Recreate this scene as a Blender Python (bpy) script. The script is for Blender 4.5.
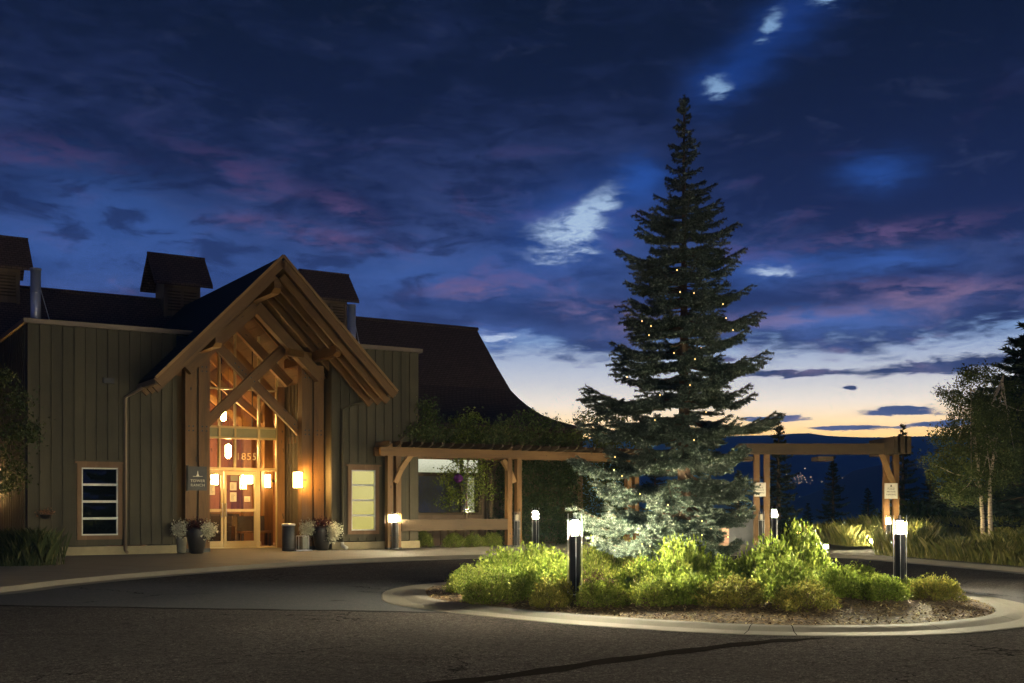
import bpy, bmesh, math, random
import numpy as np
from mathutils import Vector, Matrix
rnd = random.Random(7)
R = math.radians
scene = bpy.context.scene
for o in list(bpy.data.objects): bpy.data.objects.remove(o)

# ------------------------------------------------------------------ camera
F = 1170.0; CX, CY = 512.0, 505.0; CAMZ = 1.3
cam = bpy.data.cameras.new('camera'); camo = bpy.data.objects.new('camera', cam)
scene.collection.objects.link(camo); scene.camera = camo
camo.location = (0, 0, CAMZ); camo.rotation_euler = (R(90), 0, 0)
cam.sensor_width = 36; cam.lens = 36*F/1024; cam.shift_y = (CY-341.5)/1024
cam.clip_start = 0.1; cam.clip_end = 60000
scene.view_settings.view_transform = 'Standard'; scene.view_settings.look = 'None'
scene.view_settings.exposure = 0; scene.view_settings.gamma = 1
scene.cycles.use_denoising = True
scene.cycles.sample_clamp_indirect = 3.0
scene.cycles.max_bounces = 6; scene.cycles.transparent_max_bounces = 12
scene.cycles.volume_bounces = 2

def lin(c):
    c = c/255.0
    return c/12.92 if c <= .04045 else ((c+.055)/1.055)**2.4
def C(r, g, b): return (lin(r), lin(g), lin(b), 1)

# ------------------------------------------------------------------ world: dusk sky after sunset
W = bpy.data.worlds.new('World'); scene.world = W; W.use_nodes = True
nt = W.node_tree; nt.nodes.clear()
class NG:
    def __init__(s, nt): s.nt = nt
    def n(s, t, **k):
        x = s.nt.nodes.new(t)
        for a, b in k.items(): setattr(x, a, b)
        return x
    def put(s, sock, v):
        if isinstance(v, (int, float)): sock.default_value = v
        elif isinstance(v, tuple): sock.default_value = v
        else: s.nt.links.new(v, sock)
    def m(s, op, a, b=None, c=None, clamp=False):
        x = s.n('ShaderNodeMath', operation=op, use_clamp=clamp)
        s.put(x.inputs[0], a)
        if b is not None: s.put(x.inputs[1], b)
        if c is not None: s.put(x.inputs[2], c)
        return x.outputs[0]
    def mix(s, f, a, b, blend='MIX'):
        x = s.n('ShaderNodeMix', data_type='RGBA', blend_type=blend)
        s.put(x.inputs[0], f); s.put(x.inputs[6], a); s.put(x.inputs[7], b)
        return x.outputs[2]
    def ramp(s, f, stops, interp='LINEAR'):
        x = s.n('ShaderNodeValToRGB'); s.put(x.inputs[0], f)
        cr = x.color_ramp; cr.interpolation = interp
        while len(cr.elements) < len(stops): cr.elements.new(0.5)
        for e, (p, c) in zip(cr.elements, stops): e.position = p; e.color = c
        return x.outputs[0]
    def noise(s, vec, scale, detail=4, rough=.5, dist=0.0, col=False):
        x = s.n('ShaderNodeTexNoise'); s.nt.links.new(vec, x.inputs['Vector'])
        x.inputs['Scale'].default_value = scale; x.inputs['Detail'].default_value = detail
        x.inputs['Roughness'].default_value = rough; x.inputs['Distortion'].default_value = dist
        return x.outputs[1 if col else 0]
    def mapping(s, vec, scale=(1,1,1), loc=(0,0,0), rot=(0,0,0)):
        x = s.n('ShaderNodeMapping'); s.nt.links.new(vec, x.inputs[0])
        x.inputs['Scale'].default_value = scale; x.inputs['Location'].default_value = loc
        x.inputs['Rotation'].default_value = rot
        return x.outputs[0]
    def sstep(s, v, a, b, lo=0.0, hi=1.0):
        x = s.n('ShaderNodeMapRange', interpolation_type='SMOOTHSTEP')
        s.put(x.inputs[0], v); s.put(x.inputs[1], a); s.put(x.inputs[2], b); s.put(x.inputs[3], lo); s.put(x.inputs[4], hi)
        return x.outputs[0]
g = NG(nt)
tc = g.n('ShaderNodeTexCoord'); dirv = tc.outputs['Generated']
sep = g.n('ShaderNodeSeparateXYZ'); nt.links.new(dirv, sep.inputs[0])
dx, dy, dz = sep.outputs
az = g.m('MULTIPLY', g.m('ARCTAN2', dx, dy), 57.2958)
el = g.m('MULTIPLY', g.m('ARCSINE', dz), 57.2958)
nv = g.mapping(dirv, (1, 1, 3.2))
n1 = g.noise(nv, 5.0, 7, .58, .25)                       # broad cloud body
n2 = g.noise(g.mapping(dirv, (1, 1, 2.6), (3, 1, 2)), 13.0, 6, .6, .4)
n3 = g.noise(g.mapping(dirv, (1, 1, 4.0), (7, 4, 1)), 34.0, 5, .6, .3)
E01 = g.m('DIVIDE', el, 40.0, clamp=True)
def st(E, *c): return (E/40.0, C(*c))
clear = g.ramp(E01, [st(0,190,140,85), st(3.3,246,200,124), st(4.1,236,206,160), st(4.9,224,212,196), st(6.3,200,205,216),
                     st(8,130,160,205), st(11,75,118,190), st(15,42,82,165), st(24,24,52,120), st(40,14,30,75)])
cl_dark = g.ramp(E01, [st(0,70,75,105), st(4,62,74,108), st(7,42,50,88), st(10,34,46,92), st(14,24,34,76), st(18,18,26,60), st(23,11,18,42), st(30,9,14,30)])
cl_lite = g.ramp(E01, [st(0,100,105,135), st(5,82,100,140), st(8,66,86,145), st(11,68,88,146), st(15,56,72,126), st(19,42,54,102), st(24,24,34,72), st(30,14,24,55)])
# cloud light patches: brighter over the left, darker far right
leftb = g.m('MULTIPLY', g.sstep(az, 14.0, -14.0), g.sstep(el, 17.0, 11.0))
lf = g.m('ADD', g.m('MULTIPLY', n1, 2.1), g.m('ADD', g.m('MULTIPLY', leftb, .42), -0.92))
lf = g.m('ADD', lf, g.m('ADD', g.m('MULTIPLY', g.m('SUBTRACT', n2, .5), 1.5), g.m('MULTIPLY', g.m('SUBTRACT', n3, .5), .7)), clamp=True)
def blob(A0, E0, sa, se, tilt=0.0, warp=1.0):
    a = g.m('SUBTRACT', g.m('ADD', az, g.m('MULTIPLY', g.m('SUBTRACT', n2, .5), 3.0*warp)), A0)
    e = g.m('SUBTRACT', g.m('ADD', el, g.m('MULTIPLY', g.m('SUBTRACT', n3, .5), 1.6*warp)), E0)
    ct, s_ = math.cos(R(tilt)), math.sin(R(tilt))
    a2 = g.m('ADD', g.m('MULTIPLY', a, ct/sa), g.m('MULTIPLY', e, s_/sa))
    e2 = g.m('ADD', g.m('MULTIPLY', a, -s_/se), g.m('MULTIPLY', e, ct/se))
    q = g.m('ADD', g.m('MULTIPLY', a2, a2), g.m('MULTIPLY', e2, e2))
    return g.m('EXPONENT', g.m('MULTIPLY', q, -1.0))
def addall(l):
    r = l[0]
    for x in l[1:]: r = g.m('ADD', r, x)
    return r
dark_r = blob(19.5, 17.5, 6.0, 5.0)                        # dark mass at the upper right
lf = g.m('SUBTRACT', lf, g.m('MULTIPLY', dark_r, .8), clamp=True)
cloud = g.mix(lf, cl_dark, cl_lite)
# bright blue belt at the left, low
belt = addall([blob(-17.5, 13.2, 5.0, 1.6, -14), blob(-22, 11.6, 6, 1.6, -6), blob(-4, 11.0, 7, 1.5, 0)])
cloud = g.mix(g.m('MULTIPLY', belt, .55, clamp=True), cloud, C(60, 96, 168))
mott = g.noise(g.mapping(dirv, (1, 1, 3.0), (11, 3, 9)), 17.0, 8, .66, .5)
cloud = g.mix(g.m('MULTIPLY', g.sstep(mott, .52, .36), .75), cloud, cl_dark)
cloud = g.mix(g.m('MULTIPLY', g.sstep(mott, .54, .72), .16), cloud, g.mix(.5, cl_lite, C(96, 104, 142)))
# pink undersides
pk = g.m('MULTIPLY', g.sstep(n2, .53, .70), g.m('MULTIPLY', g.sstep(el, 20.0, 14.5), g.sstep(n1, .40, .56)))
streak = addall([blob(-13.5, 15.9, 3.0, .45, -16), blob(-21.5, 15.9, 2.5, .5, -4), blob(-8.2, 14.2, 1.6, .45, -22), blob(-10, 13.0, 3.2, .4, -8),
                 blob(-1.5, 10.6, 2.6, .5, 6), blob(5.5, 9.3, 3.0, .4, -8), blob(13.5, 8.9, 5.5, .38, 3), blob(20.0, 10.0, 4.0, .35, -3), blob(18.0, 12.6, 4.0, .3, 5)])
streak = g.m('MULTIPLY', streak, g.sstep(n3, .32, .62))
pk = g.m('ADD', g.m('MULTIPLY', pk, .55), g.m('MULTIPLY', streak, .85), clamp=True)
cloud = g.mix(pk, cloud, g.ramp(E01, [st(7,150,128,150), st(11,104,84,128), st(16,66,54,98), st(22,30,30,62)]))
# openings
gb = addall([blob(2.6, 12.9, 1.9, .95, 8), blob(4.2, 14.1, 1.4, .65, 48), blob(10.0, 19.4, .7, .5, 20), blob(12.7, 21.9, .8, .5, 30), blob(15.6, 23.0, .9, .5, 20),
             blob(12.7, 11.0, 1.2, .30, -4), blob(-.6, 8.15, 1.4, .22, 0)])
halo = addall([blob(3.4, 13.4, 3.4, 1.9, 20), blob(10.4, 19.7, 2.0, 1.0, 20), blob(13.4, 22.0, 2.6, 1.2, 25), blob(12.6, 11.1, 2.8, .8, 0), blob(15.6, 8.6, 4.0, .6, 0), blob(6.2, 15.5, 1.0, .9, 0), blob(17.5, 15.2, 1.6, .7, 0), blob(-.5, 8.1, 3.0, .6, 0), blob(18, 11.2, 2.5, .5, 0)])
cloud = g.mix(g.m('MULTIPLY', halo, .62, clamp=True), cloud, g.ramp(E01, [st(8,84,118,190), st(13,48,94,182), st(20,30,72,160)]))
n4 = g.noise(g.mapping(dirv, (1, 1, 2.2), (2, 8, 5)), 62.0, 5, .65, .6)
gapm = g.sstep(g.m('MULTIPLY', gb, g.m('ADD', 1.15, g.m('ADD', g.m('MULTIPLY', g.m('SUBTRACT', n3, .5), 3.4), g.m('MULTIPLY', g.m('SUBTRACT', n4, .5), 2.6)))), .12, 1.30)
cloud = g.mix(gapm, cloud, g.ramp(E01, [st(8,184,200,228), st(13,178,203,232), st(20,140,180,226)]))
# lower edge of the cloud deck
edge = g.m('ADD', el, g.m('ADD', g.m('MULTIPLY', g.m('SUBTRACT', n1, .5), 5.0), g.m('MULTIPLY', g.m('SUBTRACT', n3, .5), 3.2)))
edge = g.m('ADD', edge, g.m('MULTIPLY', g.sstep(az, 9.0, 0.0), .15))
cover = g.sstep(edge, 7.1, 8.4)
lows = addall([blob(13.4, 6.25, 2.6, .17, 0, .45), blob(20.5, 6.4, 3.7, .42, 4, .6), blob(18.3, 4.35, 2.0, .26, 0, .6), blob(12.6, 4.12, 2.1, .14, 0, .45), blob(21.0, 3.75, 3.5, .16, 2, .3), blob(15.8, 3.62, 1.6, .10, 0, .2), blob(26, 5.0, 3.0, .3, 0, .3),
               blob(10.2, 7.0, .8, .16, 0, .3), blob(16.1, 5.45, .35, .12, 0, .3)])
n5 = g.noise(g.mapping(dirv, (1, 1, 9.0), (1, 6, 2)), 26.0, 6, .65, .3)
lows = g.sstep(g.m('MULTIPLY', lows, g.m('ADD', .2, g.m('MULTIPLY', n5, 1.7))), .30, .72)
cover = g.m('MAXIMUM', cover, lows)
sky = g.mix(cover, clear, cloud)
# the afterglow fills one side of the sky only; the other side is already night blue
sky = g.mix(g.sstep(dy, .45, -.15), sky, C(22, 30, 62))
below = g.sstep(el, 0.0, -2.0)
sky = g.mix(below, sky, C(30, 34, 48))
# the low sky is seen through the valley haze built below, so it starts brighter outside it
strength = g.m('EXPONENT', g.m('DIVIDE', .118, g.m('MAXIMUM', g.m('ADD', dz, 0.0), .055)))
bg = g.n('ShaderNodeBackground'); nt.links.new(sky, bg.inputs[0]); nt.links.new(g.m('MULTIPLY', strength, g.m('ADD', g.m('MULTIPLY', g.sstep(el, 6.5, 3.8), .55), g.m('SUBTRACT', 1.0, g.m('MULTIPLY', g.sstep(el, 8.0, 22.0), .30)))), bg.inputs[1])
wo = g.n('ShaderNodeOutputWorld'); nt.links.new(bg.outputs[0], wo.inputs[0])

# ------------------------------------------------------------------ helpers
LAMP_COL = (1.0, .89, .56, 1); LAMP_STR = 11500
coll = scene.collection
def P(x, y, Y): return Vector(((x-CX)/F*Y, Y, CAMZ+(CY-y)/F*Y))
def Gd(x, y, z=0.0):
    Y = F*(CAMZ-z)/(y-CY); return Vector(((x-CX)/F*Y, Y, z))
def tag(o, label=None, cat=None, group=None, kind=None):
    if label: o['label'] = label
    if cat: o['category'] = cat
    if group: o['group'] = group
    if kind: o['kind'] = kind
    return o
def empty(name, loc=(0,0,0), rz=0):
    o = bpy.data.objects.new(name, None); coll.objects.link(o)
    o.location = loc; o.rotation_euler = (0, 0, rz); o.empty_display_size = .2
    return o
def children(o): return [c for c in list(bpy.data.objects) if c.parent == o]
def copy_tree(o, parent=None):
    kids = children(o)
    c = o.copy(); coll.objects.link(c)
    if parent: c.parent = parent
    for k in kids: copy_tree(k, c)
    return c
class MB:
    def __init__(s): s.v = []; s.f = []; s.uv = []; s.sm = []
    def quad(s, idx, uv=None, smooth=False):
        s.f.append(idx); s.uv.append(uv or [(0, 0)]*len(idx)); s.sm.append(smooth)
    def hexa(s, p, L=1.0, w=.2, h=.2):
        """8 points: start ring 0-3, end ring 4-7"""
        b = len(s.v); s.v += [tuple(q) for q in p]
        o_ = rnd.uniform(0, 50)
        acc = 0
        for i, d in zip(range(4), (w, h, w, h)):
            j = (i+1) % 4
            s.quad([b+i, b+j, b+4+j, b+4+i], [(o_, o_+acc), (o_, o_+acc+d), (o_+L, o_+acc+d), (o_+L, o_+acc)]); acc += d
        s.quad([b+3, b+2, b+1, b], [(o_, o_), (o_+.1, o_), (o_+.1, o_+h), (o_, o_+h)])
        s.quad([b+4, b+5, b+6, b+7], [(o_, o_), (o_+.1, o_), (o_+.1, o_+h), (o_, o_+h)]); return s
    def beam(s, p0, p1, w, h, up=(0, 0, 1), w2=None, h2=None):
        p0, p1 = Vector(p0), Vector(p1); d = p1-p0; L = d.length; d = d.normalized()
        up = Vector(up)
        if abs(d.dot(up)) > .99: up = Vector((0, 1, 0))
        x = d.cross(up).normalized(); y = x.cross(d).normalized()
        w2 = w if w2 is None else w2; h2 = h if h2 is None else h2
        a = [p0+x*sx*w/2+y*sy*h/2 for sx, sy in ((-1,-1),(1,-1),(1,1),(-1,1))]
        c = [p1+x*sx*w2/2+y*sy*h2/2 for sx, sy in ((-1,-1),(1,-1),(1,1),(-1,1))]
        s.hexa(a+c, L, w, h); return s
    def box(s, x0, x1, y0, y1, z0, z1):
        # length along the longest side
        dx, dy, dz = x1-x0, y1-y0, z1-z0
        cx, cy, cz = (x0+x1)/2, (y0+y1)/2, (z0+z1)/2
        if dz >= dx and dz >= dy: s.beam((cx, cy, z0), (cx, cy, z1), dx, dy, (0, 1, 0))
        elif dx >= dy: s.beam((x0, cy, cz), (x1, cy, cz), dy, dz)
        else: s.beam((cx, y0, cz), (cx, y1, cz), dx, dz)
        return s
    def tube(s, pts, rad, n=8, cap=True, smooth=True):
        pts = [Vector(p) for p in pts]; k = len(pts)
        if isinstance(rad, (int, float)): rad = [rad]*k
        b = len(s.v); prev = None; L = 0
        for i, p in enumerate(pts):
            d = (pts[min(i+1, k-1)]-pts[max(i-1, 0)]).normalized()
            if prev is None:
                a = Vector((1, 0, 0)) if abs(d.x) < .9 else Vector((0, 1, 0))
            else: a = prev
            x = (a-d*a.dot(d)).normalized(); y = d.cross(x); prev = x
            for j in range(n):
                t = 2*math.pi*j/n; s.v.append(tuple(p+(x*math.cos(t)+y*math.sin(t))*rad[i]))
        for i in range(k-1):
            l2 = L+(pts[i+1]-pts[i]).length
            for j in range(n):
                q = (j+1) % n
                s.quad([b+i*n+j, b+i*n+q, b+(i+1)*n+q, b+(i+1)*n+j], [(L, j/n*.5), (L, (j+1)/n*.5), (l2, (j+1)/n*.5), (l2, j/n*.5)], smooth)
            L = l2
        if cap:
            s.quad([b+j for j in range(n)][::-1]); s.quad([b+(k-1)*n+j for j in range(n)])
        return s
    def lathe(s, c, prof, n=24, smooth=True):
        c = Vector(c)
        b = len(s.v)
        for r, z in prof:
            for j in range(n):
                t = 2*math.pi*j/n; s.v.append((c.x+r*math.cos(t), c.y+r*math.sin(t), c.z+z))
        for i in range(len(prof)-1):
            for j in range(n):
                q = (j+1) % n
                s.quad([b+i*n+j, b+i*n+q, b+(i+1)*n+q, b+(i+1)*n+j], [(j/n, i*.1), ((j+1)/n, i*.1), ((j+1)/n, i*.1+.1), (j/n, i*.1+.1)], smooth)
        s.quad([b+j for j in range(n)][::-1]); s.quad([b+(len(prof)-1)*n+j for j in range(n)])
        return s
    def prism(s, poly, z0, z1):
        b = len(s.v); n = len(poly)
        s.v += [(p[0], p[1], z0) for p in poly]+[(p[0], p[1], z1) for p in poly]
        for i in range(n):
            j = (i+1) % n; s.quad([b+i, b+j, b+n+j, b+n+i])
        s.quad([b+i for i in range(n)][::-1]); s.quad([b+n+i for i in range(n)])
        return s
    def poly(s, pts, smooth=False, uv=None):
        b = len(s.v); s.v += [tuple(p) for p in pts]; s.quad(list(range(b, b+len(pts))), uv, smooth); return s
    def build(s, name, mat, parent=None):
        me = bpy.data.meshes.new(name); me.from_pydata(s.v, [], s.f)
        ul = me.uv_layers.new(name='UVMap')
        flat = [c for u in s.uv for p in u for c in p]
        ul.data.foreach_set('uv', flat)
        me.polygons.foreach_set('use_smooth', s.sm)
        me.materials.append(mat); me.update()
        o = bpy.data.objects.new(name, me); coll.objects.link(o)
        if parent: o.parent = parent
        return o
def npmesh(name, V, Fc, mat, parent=None, smooth=False):
    """V (N,3), Fc (M,k) arrays"""
    me = bpy.data.meshes.new(name)
    V = np.asarray(V, np.float32); Fc = np.asarray(Fc, np.int32); k = Fc.shape[1]
    me.vertices.add(len(V)); me.vertices.foreach_set('co', V.ravel())
    me.loops.add(Fc.size); me.loops.foreach_set('vertex_index', Fc.ravel())
    me.polygons.add(len(Fc)); me.polygons.foreach_set('loop_start', np.arange(0, Fc.size, k, dtype=np.int32))
    if smooth: me.polygons.foreach_set('use_smooth', np.ones(len(Fc), bool))
    me.update(calc_edges=True); me.validate()
    me.materials.append(mat)
    o = bpy.data.objects.new(name, me); coll.objects.link(o)
    if parent: o.parent = parent
    return o

# ------------------------------------------------------------------ materials
def mat(name, build):
    m = bpy.data.materials.new(name); m.use_nodes = True
    t = m.node_tree; t.nodes.clear(); q = NG(t)
    out = q.n('ShaderNodeOutputMaterial'); sh = build(q)
    t.links.new(sh, out.inputs[0]); return m
def prin(q, col, rough=.7, bump=None, bs=.3, bd=.02, metal=0, spec=.5, **k):
    p = q.n('ShaderNodeBsdfPrincipled')
    q.put(p.inputs['Base Color'], col); q.put(p.inputs['Roughness'], rough); q.put(p.inputs['Metallic'], metal)
    q.put(p.inputs['Specular IOR Level'], spec)
    if bump is not None:
        b = q.n('ShaderNodeBump'); q.put(b.inputs['Height'], bump); b.inputs['Strength'].default_value = bs; b.inputs['Distance'].default_value = bd
        q.nt.links.new(b.outputs[0], p.inputs['Normal'])
    return p.outputs[0]
def ocoord(q): return q.n('ShaderNodeTexCoord').outputs['Object']
def wcoord(q): return q.n('ShaderNodeNewGeometry').outputs['Position']
def uvc(q): return q.n('ShaderNodeTexCoord').outputs['UV']
def rgb(r, g_, b): return (r, g_, b, 1)
def plain(name, col, rough=.6, metal=0, var=.15, scale=6):
    def f(q):
        n = q.noise(ocoord(q), scale, 5, .6)
        c = q.mix(n, tuple(x*(1-var*1.6) for x in col[:3])+(1,), tuple(min(1, x*(1+var*1.6)) for x in col[:3])+(1,))
        return prin(q, c, rough, n, .15, .01, metal)
    return mat(name, f)
def timber(name, c1, c2, rough=.6):
    def f(q):
        uv = uvc(q)
        a = q.noise(q.mapping(uv, (1.2, 22, 1)), 2.0, 6, .65, .6)
        b = q.noise(q.mapping(uv, (.6, 3, 1)), 1.3, 3, .5)
        c = q.mix(a, c1, c2); c = q.mix(q.m('MULTIPLY', q.sstep(b, .45, .75), .5), c, tuple(x*.45 for x in c1[:3])+(1,))
        k = q.noise(q.mapping(uv, (3, 9, 1)), 1.0, 2, .5)
        c = q.mix(q.sstep(k, .70, .74), c, tuple(x*.3 for x in c1[:3])+(1,))
        return prin(q, c, rough, a, .35, .01)
    return mat(name, f)
def emit(name, col, s):
    def f(q):
        e = q.n('ShaderNodeEmission'); q.put(e.inputs[0], col); e.inputs[1].default_value = s; return e.outputs[0]
    m = mat(name, f); return m
M = {}
M['timber'] = timber('timber', rgb(.085, .040, .010), rgb(.22, .108, .026))
M['timber_dark'] = timber('weathered_timber', rgb(.040, .025, .012), rgb(.095, .060, .030), .8)
M['timber_red'] = timber('red_stained_wood', rgb(.20, .075, .026), rgb(.34, .145, .05))
M['timber_pale'] = timber('pale_fir', rgb(.22, .115, .035), rgb(.34, .19, .065))
def siding(name, a, b):
    def f(q):
        p = ocoord(q)
        streak = q.noise(q.mapping(p, (9, 9, .35)), 3.0, 5, .6, .2)
        blot = q.noise(p, .8, 4, .55)
        c = q.mix(streak, a, b)
        c = q.mix(q.m('MULTIPLY', q.sstep(blot, .45, .7), .35), c, tuple(x*.55 for x in a[:3])+(1,))
        sx = q.n('ShaderNodeSeparateXYZ'); q.nt.links.new(p, sx.inputs[0])
        wn = q.n('ShaderNodeTexWhiteNoise', noise_dimensions='1D'); q.nt.links.new(q.m('FLOOR', q.m('DIVIDE', q.m('ADD', sx.outputs[0], .38), .28)), wn.inputs['W'])
        c = q.mix(q.m('MULTIPLY', wn.outputs[0], .45), c, tuple(x*.5 for x in a[:3])+(1,))
        gr = q.noise(q.mapping(p, (40, 40, 2)), 3.0, 4, .6)
        return prin(q, c, .75, gr, .3, .008)
    return mat(name, f)
M['siding'] = siding('olive_siding', rgb(.050, .042, .023), rgb(.098, .080, .044))
M['siding_brown'] = siding('brown_siding', rgb(.11, .07, .042), rgb(.17, .11, .065))
M['trim'] = siding('window_trim', rgb(.16, .085, .04), rgb(.24, .14, .07))
def shingle(q):
    p = ocoord(q)
    n = q.noise(p, 14, 4, .6); br = q.n('ShaderNodeTexBrick'); 
    q.nt.links.new(q.mapping(p, (1, 1, 1), rot=(R(90), 0, 0)), br.inputs[0]); br.inputs['Scale'].default_value = 3.2
    br.inputs['Color1'].default_value = rgb(.115, .075, .066); br.inputs['Color2'].default_value = rgb(.078, .054, .048); br.inputs['Mortar'].default_value = rgb(.010, .008, .008)
    br.inputs['Mortar Size'].default_value = .03
    c = q.mix(q.m('MULTIPLY', n, .5), br.outputs[0], rgb(.15, .10, .085))
    return prin(q, c, .9, n, .5, .02, 0, .2)
M['shingle'] = mat('brown_shingles', shingle)
def shingle2(q):
    p = ocoord(q); n = q.noise(p, 30, 4, .6); w = q.n('ShaderNodeTexWave', wave_type='BANDS', bands_direction='Z'); q.nt.links.new(p, w.inputs[0]); w.inputs['Scale'].default_value = 2.4
    c = q.mix(q.m('MULTIPLY', n, q.m('MULTIPLY', w.outputs[1], 1.0)), rgb(.018, .020, .024), rgb(.045, .048, .055))
    return prin(q, c, .8, w.outputs[1], .3, .02, 0, .2)
M['roof_dark'] = mat('charcoal_shingles', shingle2)
def asphalt(q):
    p = wcoord(q)
    fine = q.noise(p, 55, 4, .8); mid = q.noise(p, 22, 4, .6); big = q.noise(p, .55, 5, .6, .4)
    grit = q.noise(p, 17, 5, .85)
    vor = q.n('ShaderNodeTexVoronoi'); q.nt.links.new(p, vor.inputs[0]); vor.inputs['Scale'].default_value = 34
    c = q.mix(q.sstep(fine, .36, .66), rgb(.024, .0225, .0235), rgb(.142, .127, .126))
    c = q.mix(q.sstep(vor.outputs[0], .26, .08), c, rgb(.24, .20, .18))
    c = q.mix(q.m('MULTIPLY', q.sstep(grit, .56, .40), .65), c, rgb(.022, .018, .016))
    c = q.mix(q.m('MULTIPLY', q.sstep(grit, .60, .70), .55), c, rgb(.20, .178, .17))
    c = q.mix(q.m('MULTIPLY', q.sstep(big, .35, .7), .45), c, rgb(.052, .047, .046))
    c = q.mix(q.m('MULTIPLY', q.sstep(q.noise(q.mapping(p, (.35, 1.6, 1), rot=(0, 0, .25)), .8, 5, .6), .55, .75), .4), c, rgb(.030, .025, .024))
    sp = q.n('ShaderNodeSeparateXYZ'); q.nt.links.new(p, sp.inputs[0])
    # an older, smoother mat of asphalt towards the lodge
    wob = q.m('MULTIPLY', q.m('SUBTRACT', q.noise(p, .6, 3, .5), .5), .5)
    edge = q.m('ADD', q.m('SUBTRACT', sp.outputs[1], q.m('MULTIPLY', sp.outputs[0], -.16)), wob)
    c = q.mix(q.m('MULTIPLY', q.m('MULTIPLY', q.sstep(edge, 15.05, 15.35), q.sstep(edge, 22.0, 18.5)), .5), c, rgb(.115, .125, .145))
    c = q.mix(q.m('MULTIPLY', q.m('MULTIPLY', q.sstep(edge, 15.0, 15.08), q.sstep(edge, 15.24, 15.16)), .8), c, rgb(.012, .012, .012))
    crack = q.n('ShaderNodeTexVoronoi', feature='DISTANCE_TO_EDGE'); q.nt.links.new(q.noise(p, 1.2, 3, .5, col=True), crack.inputs[0]); crack.inputs['Scale'].default_value = 7
    ck = q.n('ShaderNodeTexVoronoi', feature='DISTANCE_TO_EDGE'); wv = q.n('ShaderNodeVectorMath', operation='ADD'); q.nt.links.new(p, wv.inputs[0]); q.nt.links.new(q.noise(p, 1.4, 5, .65, col=True), wv.inputs[1])
    q.nt.links.new(wv.outputs[0], ck.inputs[0]); ck.inputs['Scale'].default_value = .24
    cm = q.m('MULTIPLY', q.sstep(ck.outputs[0], .0050, .0015), q.sstep(q.noise(p, .35, 2, .5), .50, .56))
    c = q.mix(q.m('MULTIPLY', cm, .85), c, rgb(.012, .010, .009))
    st_ = q.noise(q.mapping(p, (1, 1, 1), (3, 7, 0)), .9, 4, .5)
    c = q.mix(q.m('MULTIPLY', q.sstep(st_, .66, .74), .5), c, rgb(.018, .016, .015))
    h = q.m('ADD', fine, q.m('MULTIPLY', mid, .6))
    return prin(q, c, q.sstep(mid, .3, .7, .75, .95), h, .9, .012, 0, .0)
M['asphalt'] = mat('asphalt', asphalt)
M['tar'] = mat('tar_seal', lambda q: prin(q, q.mix(q.noise(wcoord(q), 30, 4, .6), rgb(.010, .008, .007), rgb(.030, .024, .022)), 1.0, q.noise(wcoord(q), 60, 3, .6), .6, .01, 0, .0))
def concrete(q):
    p = wcoord(q); a = q.noise(p, 60, 4, .7); b = q.noise(p, 1.6, 5, .6, .3)
    c = q.mix(a, rgb(.085, .076, .064), rgb(.16, .143, .121)); c = q.mix(q.m('MULTIPLY', q.sstep(b, .42, .72), .6), c, rgb(.15, .135, .115))
    d = q.noise(q.mapping(p, (1, 1, 1), (5, 9, 0)), 5, 5, .7)
    c = q.mix(q.m('MULTIPLY', q.sstep(d, .58, .68), .5), c, rgb(.11, .10, .085))
    return prin(q, c, .85, a, .35, .006)
M['concrete'] = mat('concrete', concrete)
def mulch(q):
    p = wcoord(q); v = q.n('ShaderNodeTexVoronoi'); q.nt.links.new(q.mapping(p, (1, 2.2, 1), rot=(0, 0, .4)), v.inputs[0]); v.inputs['Scale'].default_value = 26
    n = q.noise(p, 40, 4, .7)
    sp = q.n('ShaderNodeSeparateXYZ'); q.nt.links.new(v.outputs[1], sp.inputs[0])
    c = q.ramp(sp.outputs[0], [(0, rgb(.02, .013, .008)), (.45, rgb(.07, .04, .018)), (.8, rgb(.17, .105, .045)), (1, rgb(.32, .23, .11))])
    return prin(q, c, .9, q.m('ADD', v.outputs[0], n), 1.0, .03)
M['mulch'] = mat('bark_mulch', mulch)
def chipm(q):
    ge = q.n('ShaderNodeNewGeometry'); r = ge.outputs['Random Per Island']
    c = q.ramp(r, [(0, rgb(.03, .017, .008)), (.45, rgb(.11, .06, .022)), (.8, rgb(.27, .17, .06)), (1, rgb(.55, .45, .24))])
    return prin(q, c, .85)
M['chips'] = mat('bark_chips', chipm)
M['soil'] = mat('dry_ground', lambda q: prin(q, q.mix(q.noise(wcoord(q), .9, 6, .7), rgb(.035, .04, .02), rgb(.10, .085, .05)), .95, q.noise(wcoord(q), 12, 5, .7), .6, .04))
M['hill'] = mat('forested_hill', lambda q: prin(q, q.mix(q.noise(wcoord(q), .004, 8, .65), rgb(.015, .022, .018), rgb(.07, .07, .05)), 1.0))
def leafm(name, ramp, trans=.42, rough=.55):
    def f(q):
        ge = q.n('ShaderNodeNewGeometry'); r = ge.outputs['Random Per Island']
        n = q.noise(ocoord(q), 3.0, 3, .6)
        v = q.m('ADD', q.m('MULTIPLY', r, .6), q.m('MULTIPLY', q.sstep(n, .3, .7), .4), clamp=True)
        c = q.ramp(v, ramp)
        p = prin(q, c, rough, spec=.3)
        t = q.n('ShaderNodeBsdfTranslucent'); q.nt.links.new(c, t.inputs[0])
        mx = q.n('ShaderNodeMixShader'); mx.inputs[0].default_value = trans
        q.nt.links.new(p, mx.inputs[1]); q.nt.links.new(t.outputs[0], mx.inputs[2]); return mx.outputs[0]
    return mat(name, f)
M['leaf_lime'] = leafm('lime_leaves', [(0, rgb(.09, .12, .015)), (.5, rgb(.18, .25, .035)), (1, rgb(.38, .43, .09))])
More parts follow.
